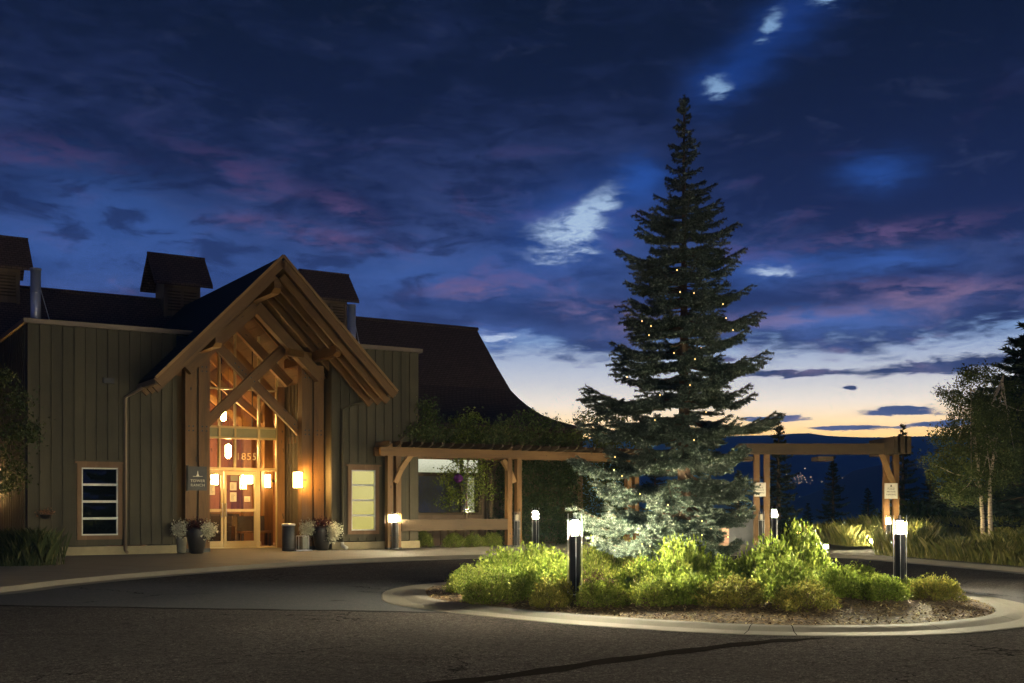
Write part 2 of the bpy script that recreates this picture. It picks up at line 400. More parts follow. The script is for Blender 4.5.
M['leaf_green'] = leafm('green_leaves', [(0, rgb(.06, .09, .014)), (.5, rgb(.18, .22, .035)), (1, rgb(.34, .37, .08))])
M['leaf_rust'] = leafm('rusty_leaves', [(0, rgb(.09, .09, .02)), (.5, rgb(.21, .21, .04)), (1, rgb(.40, .33, .08))])
M['leaf_dark'] = leafm('dark_leaves', [(0, rgb(.018, .032, .012)), (.6, rgb(.05, .07, .022)), (1, rgb(.10, .10, .035))])
M['leaf_aspen'] = leafm('aspen_leaves', [(0, rgb(.045, .07, .02)), (.6, rgb(.11, .14, .045)), (1, rgb(.26, .24, .08))])
M['leaf_purple'] = leafm('burgundy_leaves', [(0, rgb(.02, .006, .008)), (1, rgb(.09, .02, .02))])
M['petal'] = leafm('white_petals', [(0, rgb(.34, .34, .24)), (.5, rgb(.62, .60, .44)), (1, rgb(.82, .80, .62))], .25)
M['needle'] = leafm('blue_needles', [(0, rgb(.03, .046, .036)), (.5, rgb(.105, .14, .11)), (1, rgb(.30, .35, .30))], .12)
M['needle_dark'] = leafm('dark_needles', [(0, rgb(.012, .022, .015)), (1, rgb(.04, .055, .035))], .1)
M['grass'] = leafm('dry_grass', [(0, rgb(.07, .09, .02)), (.6, rgb(.22, .22, .045)), (1, rgb(.44, .38, .14))], .4)
M['grass_dark'] = leafm('green_grass_blades', [(0, rgb(.02, .03, .01)), (.6, rgb(.05, .065, .02)), (1, rgb(.13, .12, .05))], .3)
M['bark'] = plain('bark', (.13, .085, .055), .9, 0, .35, 14)
M['bark_white'] = mat('aspen_bark', lambda q: prin(q, q.mix(q.sstep(q.noise(q.mapping(ocoord(q), (3, 3, 14)), 2.5, 4, .6), .52, .62), rgb(.50, .40, .27), rgb(.07, .05, .035)), .8))
M['black_metal'] = plain('black_metal', (.022, .023, .025), .4, .0, .2)
M['louvre'] = plain('louvre_metal', (.75, .75, .72), .4, 0, .03)
M['steel'] = plain('galvanised_steel', (.55, .56, .58), .35, .7, .1)
M['bronze'] = plain('bronze_sign', (.055, .048, .040), .5, .0, .2)
M['white_sign'] = plain('white_sign', (.62, .58, .50), .5, 0, .06)
M['ink'] = plain('black_ink', (.02, .018, .015), .6, 0, .1)
M['gold'] = plain('pale_gold_lettering', (.75, .66, .46), .4, 0, .05)
M['alu'] = plain('bronze_aluminium', (.40, .31, .14), .4, .2, .08)
M['white_frame'] = plain('white_frame', (.55, .53, .48), .5, 0, .05)
M['foundation'] = plain('parged_foundation', (.30, .25, .15), .85, 0, .15)
M['flash'] = plain('metal_flashing', (.20, .15, .10), .45, .3, .1)
M['pot'] = plain('dark_glazed_pot', (.020, .017, .016), .35, 0, .25)
M['pot_grey'] = plain('grey_pot', (.20, .20, .17), .6, 0, .2)
M['purple'] = plain('purple_glass', (.06, .012, .09), .2, 0, .2)
M['paper'] = plain('paper', (.8, .72, .5), .7, 0, .04)
M['tile'] = plain('foyer_tile', (.28, .20, .12), .4, 0, .15, 3)
M['dark_furn'] = plain('dark_furniture', (.03, .02, .015), .5, 0, .2)
M['tan_stone'] = plain('tan_stone', (.36, .23, .17), .9, 0, .2, 12)
M['grey_wall'] = plain('grey_concrete_wall', (.17, .18, .20), .9, 0, .15)
M['spandrel'] = plain('spandrel_panel', (.20, .20, .11), .5, 0, .1)
def glass(q):
    t = q.n('ShaderNodeBsdfTransparent'); t.inputs[0].default_value = (.93, .93, .9, 1)
    gl = q.n('ShaderNodeBsdfGlossy'); gl.inputs['Roughness'].default_value = .02; gl.inputs[0].default_value = (.9, .9, .9, 1)
    lw = q.n('ShaderNodeFresnel'); lw.inputs[0].default_value = 1.5
    mx = q.n('ShaderNodeMixShader'); q.nt.links.new(q.m('MULTIPLY', lw.outputs[0], .6, clamp=True), mx.inputs[0])
    q.nt.links.new(t.outputs[0], mx.inputs[1]); q.nt.links.new(gl.outputs[0], mx.inputs[2]); return mx.outputs[0]
M['glass'] = mat('clear_glass', glass)
M['night_glass'] = mat('dark_glass', lambda q: prin(q, rgb(.004, .005, .006), .02, spec=.2))
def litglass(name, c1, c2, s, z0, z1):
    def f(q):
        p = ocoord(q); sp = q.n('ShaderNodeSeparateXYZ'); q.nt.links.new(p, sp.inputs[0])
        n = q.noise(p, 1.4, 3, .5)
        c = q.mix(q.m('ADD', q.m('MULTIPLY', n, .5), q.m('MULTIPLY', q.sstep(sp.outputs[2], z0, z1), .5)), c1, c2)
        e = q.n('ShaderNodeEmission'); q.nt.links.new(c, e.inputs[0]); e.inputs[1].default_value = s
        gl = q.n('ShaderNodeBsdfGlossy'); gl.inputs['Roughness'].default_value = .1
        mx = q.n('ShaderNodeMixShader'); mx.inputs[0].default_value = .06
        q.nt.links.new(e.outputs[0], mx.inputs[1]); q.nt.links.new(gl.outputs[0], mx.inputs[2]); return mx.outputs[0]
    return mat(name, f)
M['lit_yellow'] = litglass('lit_frosted_glass', C(196, 182, 92), C(226, 214, 136), 1.0, .4, 2.4)
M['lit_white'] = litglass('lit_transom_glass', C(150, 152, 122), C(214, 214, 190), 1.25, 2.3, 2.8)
M['lamp'] = emit('bollard_lamp', LAMP_COL, LAMP_STR); M['lamp_far'] = emit('bollard_lamp_dimmed', (1, .84, .50, 1), LAMP_STR*.36)  # far bollards are the same lamp, emission cut to keep their surroundings darker
M['lamp_dim'] = plain('unlit_lamp_glass', (.6, .56, .42), .4)
M['lantern'] = emit('lantern_glass', (1, .56, .16, 1), 330)
M['lantern_in'] = emit('foyer_lantern_glass', (1, .56, .18, 1), 190)
M['bulb'] = emit('fairy_bulb', (1, .62, .22, 1), 4)
M['town'] = emit('town_light', (1, .72, .45, 1), 3.5)
M['spot'] = emit('spot_lamp', (1, .88, .50, 1), 1800)
M['amber'] = emit('amber_lamp', (1, .36, .10, 1), 30)

# ------------------------------------------------------------------ ground, road, hills
def polar_ground():
    rs = [0, 8, 16, 24, 32, 40, 48, 56, 66, 80, 100, 140, 200, 300, 450, 700, 1100, 1800, 3000, 5000, 9000, 16000, 26000]
    n = 72; V = []; Fc = []
    for r in rs:
        for j in range(n):
            t = 2*math.pi*j/n; x, y = r*math.cos(t), 20+r*math.sin(t)
            z = -.16
            if r > 56: z -= min(160, (r-56)**1.0*.10)
            V.append((x, y, z))
    for i in range(len(rs)-1):
        for j in range(n):
            q = (j+1) % n; Fc.append((i*n+j, i*n+q, (i+1)*n+q, (i+1)*n+j))
    o = npmesh('ground', V, Fc[n:], M['soil']); tag(o, kind='structure')
    c = MB().poly([V[n+j] for j in range(n)])
    me = o.data
    bm = bmesh.new(); bm.from_mesh(me); vs = [v for v in bm.verts]; bm.verts.ensure_lookup_table()
    bm.faces.new([bm.verts[n+j] for j in range(n)]); bm.to_mesh(me); bm.free()
polar_ground()
def sheet(name, poly, z, m, kind='structure'):
    b = MB().poly([(p[0], p[1], z) for p in poly]); o = b.build(name, m); tag(o, kind=kind); return o
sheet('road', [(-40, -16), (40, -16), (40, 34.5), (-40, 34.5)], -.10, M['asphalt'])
kerb_px = [(-330, 612), (-120, 596), (0, 587), (60, 580), (130, 573.5), (200, 568), (300, 561.5), (400, 557), (500, 554), (600, 552.3)]
edge_pts = [Gd(*p) for p in kerb_px] + [Vector((5, 32.5, 0)), Vector((7.6, 32.0, 0)), Vector((8.9, 30.8, 0)), Vector((9.7, 28.2, 0)), Vector((10.5, 24.2, 0)), Vector((11.2, 19, 0)), Vector((11.6, 13, 0)), Vector((12, 2, 0)), Vector((12, -14, 0))]
def smooth_curve(pts, sub=6, closed=False):
    out = []; n = len(pts); rng = n if closed else n-1
    for i in range(rng):
        p0 = pts[(i-1) % n] if closed or i > 0 else pts[0]; p1 = pts[i]; p2 = pts[(i+1) % n]; p3 = pts[(i+2) % n] if closed or i < n-2 else pts[-1]
        for k in range(sub):
            t = k/sub
            out.append(.5*((2*p1)+(-p0+p2)*t+(2*p0-5*p1+4*p2-p3)*t*t+(-p0+3*p1-3*p2+p3)*t**3))
    if not closed: out.append(pts[-1])
    return out
ec = smooth_curve(edge_pts, 6)
def offset(cv, d, closed=False):
    out = []; n = len(cv)
    for i, p in enumerate(cv):
        a = cv[(i-1) % n] if closed or i > 0 else cv[0]; b = cv[(i+1) % n] if closed or i < n-1 else cv[-1]
        t = (b-a); t.z = 0; t.normalize(); out.append(p+Vector((-t.y, t.x, 0))*d)
    return out
# kerb along the pavement (away-side is +normal)
def strip(mb, rows, closed=False):
    n = len(rows[0])
    for a in range(len(rows)-1):
        for i in range(n if closed else n-1):
            j = (i+1) % n
            mb.poly([rows[a][i], rows[a][j], rows[a+1][j], rows[a+1][i]])
def zed(cv, z): return [Vector((p.x, p.y, z)) for p in cv]
mb = MB(); strip(mb, [zed(offset(ec, -.30), -.094), zed(ec, -.088), zed(offset(ec, .03), -.004), zed(offset(ec, .17), 0.0)])
tag(mb.build('kerb', M['concrete']), kind='structure')
# pavement slab: a fan of strips from the kerb back to the planting
n_left = 9*6+1+2*6
inner = offset(ec, .17)
pav = MB()
seg = zed(inner, -.004)[:9*6+6*2+1]
back = [Vector((p.x+(-2.6 if p.x < -2 else 0)-0, p.y+14, -.004)) for p in seg]
strip(pav, [seg, back]); pv = pav.build('pavement', M['concrete']); tag(pv, kind='structure')
grass_edge = zed(inner, -.008)[9*6+6*2:]
bed = MB(); strip(bed, [grass_edge, [Vector((p.x+26, p.y+ (22 if p.y > 15 else 0), -.008)) for p in grass_edge]])
tag(bed.build('planting_bed', M['soil']), kind='structure')
# joints cut across the pavement
jm = MB()
for i in range(3, 9*6, 3):
    p = inner[i]; q_ = inner[i+1]; t = (q_-p).normalized(); nrm = Vector((-t.y, t.x, 0))
    jm.poly([p+t*-.008+Vector((0,0,.001)), p+t*.008+Vector((0,0,.001)), p+nrm*2.4+t*.008+Vector((0,0,.001)), p+nrm*2.4-t*.008+Vector((0,0,.001))])
tag(jm.build('pavement_joint', M['tar']), kind='structure')
# island
isl = [(-2.0, 17.9), (-1.55, 16.2), (.2, 14.1), (2.3, 12.65), (4.0, 12.45), (5.3, 12.95), (6.5, 14.1), (7.15, 15.9), (7.2, 18.2), (6.4, 20.3), (4.6, 21.9), (2.4, 22.7), (.2, 22.5), (-1.2, 21.2), (-1.95, 19.6)]
ic = smooth_curve([Vector((x, y, 0)) for x, y in isl], 10, True)
mb = MB(); strip(mb, [zed(ic, -.094), zed(offset(ic, .02, True), -.088), zed(offset(ic, .34, True), -.085), zed(offset(ic, .46, True), -.055), zed(offset(ic, .50, True), -.047), zed(offset(ic, .66, True), -.044), zed(offset(ic, .69, True), -.052)], True)
tag(mb.build('island_kerb', M['concrete']), kind='structure')
jm = MB()
for i in (14, 31, 34 , 47, 58, 72, 90, 120, 140):
    for w in (0,):
        a = [zed(offset(ic, d, True), z)[i] for d, z in ((.0, -.088), (.34, -.080), (.46, -.050), (.50, -.042), (.66, -.039))]
        b = [zed(offset(ic, d, True), z)[(i+1) % len(ic)] for d, z in ((.0, -.088), (.34, -.080), (.46, -.050), (.50, -.042), (.66, -.039))]
        for k in range(4):
            t = (b[k]-a[k]).normalized()*.010
            jm.poly([a[k], a[k]+t, a[k+1]+t, a[k+1]])
tag(jm.build('kerb_joint', M['tar']), kind='structure')
icen = Vector((2.6, 17.6, 0))
rim = sorted((math.atan2(p.y-icen.y, p.x-icen.x), math.hypot(p.x-icen.x, p.y-icen.y)) for p in offset(ic, .68, True))
rim_a = [-math.pi*2+rim[-1][0]]+[r[0] for r in rim]+[math.pi*2+rim[0][0]]; rim_r = [rim[-1][1]]+[r[1] for r in rim]+[rim[0][1]]
def mound(x, y):
    d = math.hypot(x-icen.x, y-icen.y)/float(np.interp(math.atan2(y-icen.y, x-icen.x), rim_a, rim_r)); return -.050 + .165*max(0, 1-d*d)
mb = MB(); base = offset(ic, .68, True); rows = []
for k in range(8):
    s = 1-k/7.5; rows.append([Vector((icen.x+(p.x-icen.x)*s, icen.y+(p.y-icen.y)*s, mound(icen.x+(p.x-icen.x)*s, icen.y+(p.y-icen.y)*s))) for p in base])
strip(mb, rows, True); mb.poly(rows[-1])
tag(mb.build('mulch_bed', M['mulch']), kind='structure')
rng = np.random.default_rng(5)
def inside(poly, x, y):
    c = False; n = len(poly)
    for i in range(n):
        a, b = poly[i], poly[i-1]
        if (a.y > y) != (b.y > y) and x < (b.x-a.x)*(y-a.y)/(b.y-a.y)+a.x: c = not c
    return c
chips = MB(); cnt = 0
while cnt < 5200:
    x = rnd.uniform(-2, 7.2); y = rnd.uniform(12.5, 19 if cnt % 4 else 15)
    if not inside(base, x, y): continue
    cnt += 1; l, w = rnd.uniform(.02, .06), rnd.uniform(.008, .02); a = rnd.uniform(0, 6.28); z = mound(x, y)+rnd.uniform(.004, .02)
    dx_, dy_ = math.cos(a)*l/2, math.sin(a)*l/2; ex, ey = -math.sin(a)*w/2, math.cos(a)*w/2; tz = rnd.uniform(-.015, .015)
    chips.poly([(x-dx_-ex, y-dy_-ey, z-tz), (x+dx_-ex, y+dy_-ey, z+tz+.003), (x+dx_+ex, y+dy_+ey, z+tz), (x-dx_+ex, y-dy_+ey, z-tz+.006)])
tag(chips.build('bark_chips', M['chips']), kind='stuff')
# tar seal line across the foreground
tl = smooth_curve([Vector((-4.2, 6.9, 0)), Vector((-.6, 9.1, 0)), Vector((1.0, 10.6, 0)), Vector((2.45, 11.85, 0)), Vector((3.3, 12.28, 0))], 8)
mb = MB(); n = len(tl)
wd = [max(.02, .20*min(1, (n-1-i)/5+.02)*(1+.25*math.sin(i*1.7))) for i in range(n)]
L1 = [tl[i]+(offset(tl, 1)[i]-tl[i])*wd[i]*.6 for i in range(n)]; L2 = [tl[i]-(offset(tl, 1)[i]-tl[i])*wd[i]*.6 for i in range(n)]
strip(mb, [zed(L1, -.096), zed(L2, -.096)]); tag(mb.build('road_seal', M['tar']), kind='structure')

# hills
def hill(name, prof, D, D0, z0, seed):
    r_ = np.random.default_rng(seed); V = []; Fc = []; xs = np.linspace(-900, 2300, 220); rows = 14
    px = [p[0] for p in prof]; py = [p[1] for p in prof]
    ph = r_.uniform(0, 6.28, 12)
    for k in range(rows+1):
        u = k/rows; d = D0+(D-D0)*u
        for i, x in enumerate(xs):
            y = np.interp(x, px, py); zt = CAMZ+(CY-y)/F*D
            nz = sum(math.sin(x*.004*1.8**m_+ph[m_]+k*.35*(m_ % 3))/1.6**m_ for m_ in range(9))
            z = z0+(zt-z0)*(u**.85)+nz*(zt-z0)*(.012+.05*math.sin(math.pi*u))
            V.append(((x-CX)/F*d, d, z))
    # back side
    for i, x in enumerate(xs): V.append(((x-CX)/F*D*1.25, D*1.25, z0))
    n = len(xs)
    for k in range(rows+1):
        for i in range(n-1): Fc.append((k*n+i, k*n+i+1, (k+1)*n+i+1, (k+1)*n+i))
    tag(npmesh(name, V, Fc, M['hill'], smooth=True), kind='structure')
hill('far_hills', [(-900, 440), (200, 436), (500, 440), (650, 436), (760, 434), (785, 433), (806, 431.5), (830, 436), (880, 437.5), (930, 436), (1024, 438), (1500, 430), (2300, 440)], 11000, 4500, -90, 2)
hill('near_hills', [(-900, 520), (600, 512), (700, 506), (790, 501), (820, 492), (850, 473), (880, 466), (930, 463), (1024, 458), (1400, 440), (2300, 450)], 3600, 1700, -120, 4)
tb = MB()
for k in range(58):
    x, y = (rnd.gauss(801, 7), rnd.gauss(480, 3.5)) if k < 24 else ((rnd.gauss(862, 9), rnd.gauss(492, 4)) if k < 38 else (rnd.uniform(690, 900), rnd.uniform(468, 500)))
    D = 3300 if x > 838 else 4400
    if D == 3300: y = max(y, 478)
    c = P(x, y, D); r_ = rnd.uniform(.5, 1.1)*D/2600
    tb.lathe(c, [(.01, -r_), (r_, 0), (.01, r_)], 6)
tag(tb.build('town_lights', M['town']), 'scattered pale lights of a distant town on the valley hillside', 'town lights', kind='stuff')

# ------------------------------------------------------------------ lodge (local frame: x along the front, y back, z up)
LROT = math.atan2(.526, .85)
def frame(name): return empty(name, (-11.9, 29.8, 0), LROT)
def LW(t, b, z=0): return Vector((-11.9+.8504*t-.5262*b, 29.8+.5262*t+.8504*b, z))
lodge = frame('timber_lodge')
tag(lodge, 'large olive board clad timber lodge with steep brown roof, cupolas and lit gabled entrance', 'lodge')
def wall_panel(mb, t0, t1, z0, z1, b=0, holes=(), bat=.28, th=.2, seed=0):
    """board and batten wall facing -y with rectangular holes (t0,t1,z0,z1)"""
    ts = sorted(set([t0, t1]+[h[0] for h in holes]+[h[1] for h in holes])); zs = sorted(set([z0, z1]+[h[2] for h in holes]+[h[3] for h in holes]))
    for i in range(len(ts)-1):
        for k in range(len(zs)-1):
            ct, cz = (ts[i]+ts[i+1])/2, (zs[k]+zs[k+1])/2
            if any(h[0] < ct < h[1] and h[2] < cz < h[3] for h in holes): continue
            mb.box(ts[i], ts[i+1], b, b+th, zs[k], zs[k+1])
    t = t0+.04
    while t < t1-.02:
        segs = [(z0+.01, z1)]
        for h in holes:
            if h[0]-.12 < t < h[1]+.12:
                segs = [s2 for s in segs for s2 in ((s[0], min(s[1], h[2]-.12)), (max(s[0], h[3]+.12), s[1])) if s2[1]-s2[0] > .05]
        for a, c in segs: mb.box(t-.030, t+.030, b-.042, b-.001, a, c)
        t += bat
TC = 5.63; PC = 5.75
wl = MB(); WIN1 = (.80, 1.90, .42, 2.36); WIN2 = (8.36, 9.32, .46, 2.42)
wall_panel(wl, -.42, 3.35, .24, 5.9, 0, [WIN1]); wl2 = MB(); wall_panel(wl2, 7.82, 10.66, .24, 5.9, 0, [WIN2])
# side of the projecting block
for (tt, sgn) in ((-.42, -1), (10.66, 1)):
    ww = wl if sgn < 0 else wl2
    ww.box(min(tt, tt-.2*sgn), max(tt, tt-.2*sgn), .2, 6.3, 0, 5.9)
    b_ = .3
    while b_ < 6.3:
        x0, x1 = (tt-.028, tt-.001) if sgn < 0 else (tt+.001, tt+.028)
        ww.box(x0, x1, b_-.028, b_+.028, 0.25, 5.9); b_ += .3
wl.build('wall', M['siding'], lodge); wl2.build('wall', M['siding'], lodge)
# recess side walls
rc = MB()
rc.box(7.36, 7.9, 1.0, 2.58, .0, 4.9); rc.box(7.84, 7.90, .2, 1.0, 0, 5.0)
b_ = 1.15
while b_ < 2.5: rc.box(7.332, 7.359, b_-.028, b_+.028, .1, 4.9); b_ += .28
rc.box(3.24, 3.34, .2, 1.0, 0, 4.9); rc.box(3.24, 3.9, 1.0, 2.58, 0, 4.9)
rc.build('recess_wall', M['siding'], lodge)
for a, c in ((-.45, 3.34), (7.84, 10.69)): MB().box(a, c, -.05, -.001, 0, .22).build('foundation', M['foundation'], lodge)
cp = MB(); cp.box(-.52, 3.9, -.10, .25, 5.9, 6.02); cp.box(-.52, -.2, .25, 6.2, 5.9, 6.02); cp.build('parapet_cap', M['flash'], lodge); cp = MB(); cp.box(7.6, 10.76, -.10, .25, 5.9, 6.02); cp.box(10.46, 10.76, .25, 6.2, 5.9, 6.02)
cp.build('parapet_cap', M['flash'], lodge)
fr = MB(); fr.box(-.2, 3.2, .2, 6.0, 5.70, 5.84); fr.box(8.6, 10.45, .2, 6.0, 5.70, 5.84); fr.build('flat_roof', M['roof_dark'], lodge)
# rear wall under the main roof (right wing and left wing)
rw = MB(); wall_panel(rw, 10.8, 17.0, 0, 3.9, 1.5, [(11.3, 13.72, .98, 2.86)]); rw.box(16.8, 17.0, 1.7, 14, 0, 3.6); MB().box(-9, -.43, 6.0, 6.2, 0, 5.9).build('rear_wall', M['siding_brown'], lodge)
b_ = -8.9
rw.build('rear_wall', M['siding_brown'], lodge)
# main roof, bell-cast
prof = [(.3, 3.84), (.7, 3.92), (2.2, 4.25), (3.1, 4.50), (4.0, 4.87), (4.6, 5.18), (5.2, 5.55), (6.2, 6.53), (7.7, 8.1)]
full = prof+[(15.4-b, z) for b, z in prof[-2::-1]]
mb = MB()
for (a, c, bmin) in ((-9, -.62, 4.5), (-.62, 3.2, 5.1), (3.2, 8.6, 6.1), (8.6, 10.86, 5.1), (10.86, 17.15, 0)):
    for i in range(len(full)-1):
        (b0, z0), (b1, z1) = full[i], full[i+1]
        if b0 < bmin: continue
        mb.hexa([(a, b0, z0), (a, b1, z1), (a, b1, z1-.16), (a, b0, z0-.16), (c, b0, z0), (c, b1, z1), (c, b1, z1-.16), (c, b0, z0-.16)])
mb.build('main_roof', M['shingle'], lodge)
ge = MB()
for i in range(len(full)-1):
    (b0, z0), (b1, z1) = full[i], full[i+1]
    ge.poly([(16.95, b0, 0), (16.95, b1, 0), (16.95, b1, z1-.17), (16.95, b0, z0-.17)])
ge.build('gable_wall', M['siding_brown'], lodge)
rd = MB(); rd.tube([(-9, 7.7, 8.12), (17.2, 7.7, 8.12)], .07, 8); rd.build('ridge_cap', M['shingle'], lodge)
# cupolas
def cupola(t0, t1):
    cb = MB(); ta, tb_ = t0+.42, t1-.36
    cb.box(ta, tb_, 7.15, 8.25, 7.3, 8.62)
    for s in (ta+.02, (ta+tb_)/2, tb_-.02): cb.box(s-.05, s+.05, 7.10, 7.149, 7.5, 8.62)
    cb.box(ta, tb_, 7.09, 7.148, 8.45, 8.6)
    o = cb.build('cupola', M['siding_brown'], lodge)
    lv = MB()
    for k in range(7):
        z = 7.75+k*.1; lv.beam((ta+.1, 7.12, z), (tb_-.1, 7.12, z), .05, .015, (0, .6, 1))
    lv.build('louver', M['timber_dark'], o)
    rf = MB(); zr, ze = 9.64, 8.60; ov = .92
    for sg in (-1, 1):
        b0, b1 = 7.7, 7.7+sg*ov
        p = [(t0, b0, zr), (t1, b0, zr), (t1, b1, ze), (t0, b1, ze)]
        q_ = [(x, y, z-.10) for x, y, z in p]
        rf.hexa([p[0], p[3], q_[3], q_[0], p[1], p[2], q_[2], q_[1]], t1-t0)
    rf.box(t0, t1, 7.66, 7.74, zr-.02, zr+.05)
    rf.build('roof', M['shingle'], o)
    gb_ = MB()
    for tt in (ta, tb_-.05):
        gb_.hexa([(tt, 7.15, 8.62), (tt, 8.25, 8.62), (tt, 7.72, 9.25), (tt, 7.68, 9.25), (tt+.05, 7.15, 8.62), (tt+.05, 8.25, 8.62), (tt+.05, 7.72, 9.25), (tt+.05, 7.68, 9.25)])
    gb_.build('gable', M['siding_brown'], o)
for (a, b) in ((-1.2, .86), (4.55, 6.48), (9.85, 11.78)): cupola(a, b)
# flues
for (t, b, zt) in ((.12, 2.0, 7.68), (9.80, 3.0, 7.72)):
    f_ = MB().tube([(t, b, 5.6), (t, b, zt)], .135, 16); f_.tube([(t, b, zt-.05), (t, b, zt+.0)], .15, 16); f_.tube([(t, b, 7.0), (t, b, 7.03)], .14, 16)
    f_.tube([(t+.12, b, 7.15), (t+.55, b+.25, 5.8)], .012, 5)
    f_.build('flue_pipe', M['steel'], lodge)
# windows
def window(t0, t1, z0, z1, b, m, nd=4, framew=.09):
    fr_ = MB(); w = framew
    for a in ((t0-.02, t0+w, z0-.02, z1+.02), (t1-w, t1+.02, z0-.02, z1+.02)): fr_.box(a[0], a[1], b-.05, b+.08, a[2], a[3])
    fr_.box(t0+w, t1-w, b-.05, b+.08, z1-w, z1+.02); fr_.box(t0+w, t1-w, b-.05, b+.08, z0-.02, z0+w)
    fr_.box(t0-.08, t1+.08, b-.07, b-.003, z1+.02, z1+.07)
    o = fr_.build('window', M['trim'], lodge)
    s = MB(); a0, a1, c0, c1 = t0+w, t1-w, z0+w, z1-w; k = .035
    s.box(a0, a0+k, b-.02, b+.05, c0, c1); s.box(a1-k, a1, b-.02, b+.05, c0, c1); s.box(a0+k, a1-k, b-.02, b+.05, c1-k, c1); s.box(a0+k, a1-k, b-.02, b+.05, c0, c0+k)
    for i in range(1, nd):
        z = c0+(c1-c0)*i/nd; s.box(a0+k, a1-k, b-.018, b+.048, z-.03, z+.03)
    s.build('sash', M['white_frame'], o)
    p = MB(); p.box(a0+.01, a1-.01, b+.03, b+.04, c0+.01, c1-.01); p.build('pane', m, o)
    return o
w1 = window(*WIN1, 0, M['night_glass']); w2 = window(*WIN2, 0, M['lit_yellow'])
w2['label'] = 'frosted window glowing yellow from inside'; w1['label'] = 'dark window with four stacked panes'
# picture window under the pergola
pw = MB(); b = 1.5
for (a, c) in ((11.3, 11.38), (12.95, 13.03), (13.62, 13.74)): pw.box(a, c, b-.05, b+.05, .98, 2.86)
for (z0, z1) in ((.98, 1.06), (2.22, 2.34), (2.80, 2.88)): pw.box(11.38, 12.95, b-.045, b+.045, z0, z1); pw.box(13.03, 13.62, b-.045, b+.045, z0, z1)
pwo = pw.build('picture_window', M['timber_dark'], lodge)
MB().box(11.38, 13.62, 1.53, 1.54, 2.34, 2.80).build('transom_pane', M['lit_white'], pwo)
MB().box(11.38, 13.62, 1.53, 1.54, 1.06, 2.22).build('lower_pane', M['glass'], pwo)
rm = MB(); rm.box(11.2, 16.7, 4.6, 4.7, .1, 2.9); rm.box(11.1, 16.7, 1.75, 4.6, .05, .1); rm.build('lounge_wall', plain('lounge_wall_paint', (.13, .125, .11), .8), lodge)
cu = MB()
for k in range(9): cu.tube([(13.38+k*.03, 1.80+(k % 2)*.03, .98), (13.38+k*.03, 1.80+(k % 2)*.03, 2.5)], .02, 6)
cu.build('curtain', M['lit_white'], lodge)  # curtain glow comes from its own emissive material, in place of room light
# wall vent, downspouts
MB().box(1.42, 1.70, -.10, -.03, 4.48, 4.62).build('vent', M['black_metal'], lodge)
ds = MB(); ds.tube([(2.35, -.55, 4.40), (2.2, -.30, 4.28), (1.98, -.10, 4.12), (1.98, -.10, .12), (1.98, -.28, .06)], .045, 8); ds.build('downspout', M['flash'], lodge)
ds = MB(); ds.tube([(9.1, -.5, 4.40), (8.5, -.2, 4.25), (8.14, -.09, 4.08), (8.14, -.09, .14)], .04, 8); ds.build('downspout', M['siding'], lodge)
ds = MB(); ds.tube([(8.14, -.09, .22), (8.14, -.10, .12), (8.20, -.28, .05)], .055, 8); ds.build('downspout_shoe', M['white_frame'], lodge)
# ---- entrance porch
ZR, ZE, HW, BF = 7.92, 4.56, 3.28, -1.9
pr = MB(); TH = .13
for sg in (-1, 1):
    p = [(TC, BF, ZR), (TC, 7.4, ZR), (TC+sg*HW, 7.4, ZE), (TC+sg*HW, BF, ZE)]; q_ = [(x, y, z-TH*1.41) for x, y, z in p]
    ring0 = [p[0], p[3], q_[3], q_[0]]; ring1 = [p[1], p[2], q_[2], q_[1]]
    pr.hexa(ring0+ring1, 9.3)
pr.build('porch_roof', M['roof_dark'], lodge)
sf = MB()                                     # board soffit under the shingles
for sg in (-1, 1):
    dz = TH*1.41+.004
    for k in range(17):
        a0, a1 = k/17*HW, (k+1)/17*HW-.012
        sf.hexa([(TC+sg*a0, BF+.02, ZR-a0*(ZR-ZE)/HW-dz), (TC+sg*a1, BF+.02, ZR-a1*(ZR-ZE)/HW-dz), (TC+sg*a1, BF+.02, ZR-a1*(ZR-ZE)/HW-dz-.025), (TC+sg*a0, BF+.02, ZR-a0*(ZR-ZE)/HW-dz-.025),
                 (TC+sg*a0, 6.9, ZR-a0*(ZR-ZE)/HW-dz), (TC+sg*a1, 6.9, ZR-a1*(ZR-ZE)/HW-dz), (TC+sg*a1, 6.9, ZR-a1*(ZR-ZE)/HW-dz-.025), (TC+sg*a0, 6.9, ZR-a0*(ZR-ZE)/HW-dz-.025)], 8.8, .2, .03)
sf.build('soffit', M['timber_dark'], lodge)
SL = (ZR-ZE)/HW
def sloped(sg, a0, a1, b, w, h, drop, m, name):
    """a beam parallel to the rake, its top `drop` below the roof surface"""
    o = MB(); d0 = Vector((TC+sg*a0, b, ZR-a0*SL-drop-h/2*1.41)); d1 = Vector((TC+sg*a1, b, ZR-a1*SL-drop-h/2*1.41))
    o.beam(d0, d1, w, h, (0, 0, 1)); return o.build(name, m, lodge)
for sg in (-1, 1):
    sloped(sg, 0, HW+.03, BF-.035, .06, .24, -.02, M['timber'], 'barge_board')
    sloped(sg, 0, HW+.08, BF-.085, .04, .07, -.06, M['timber_pale'], 'rake_trim')
    for b in (-1.55, -1.0, -.42, .18, 1.2, 2.0): sloped(sg, .1, HW-.02, b, .09, .19, .215, M['timber'], 'rafter')
    # eave gutter
    MB().box(TC+sg*HW-.06, TC+sg*HW+.06, BF, -.03, ZE-.20, ZE-.07).build('gutter', M['flash'], lodge)
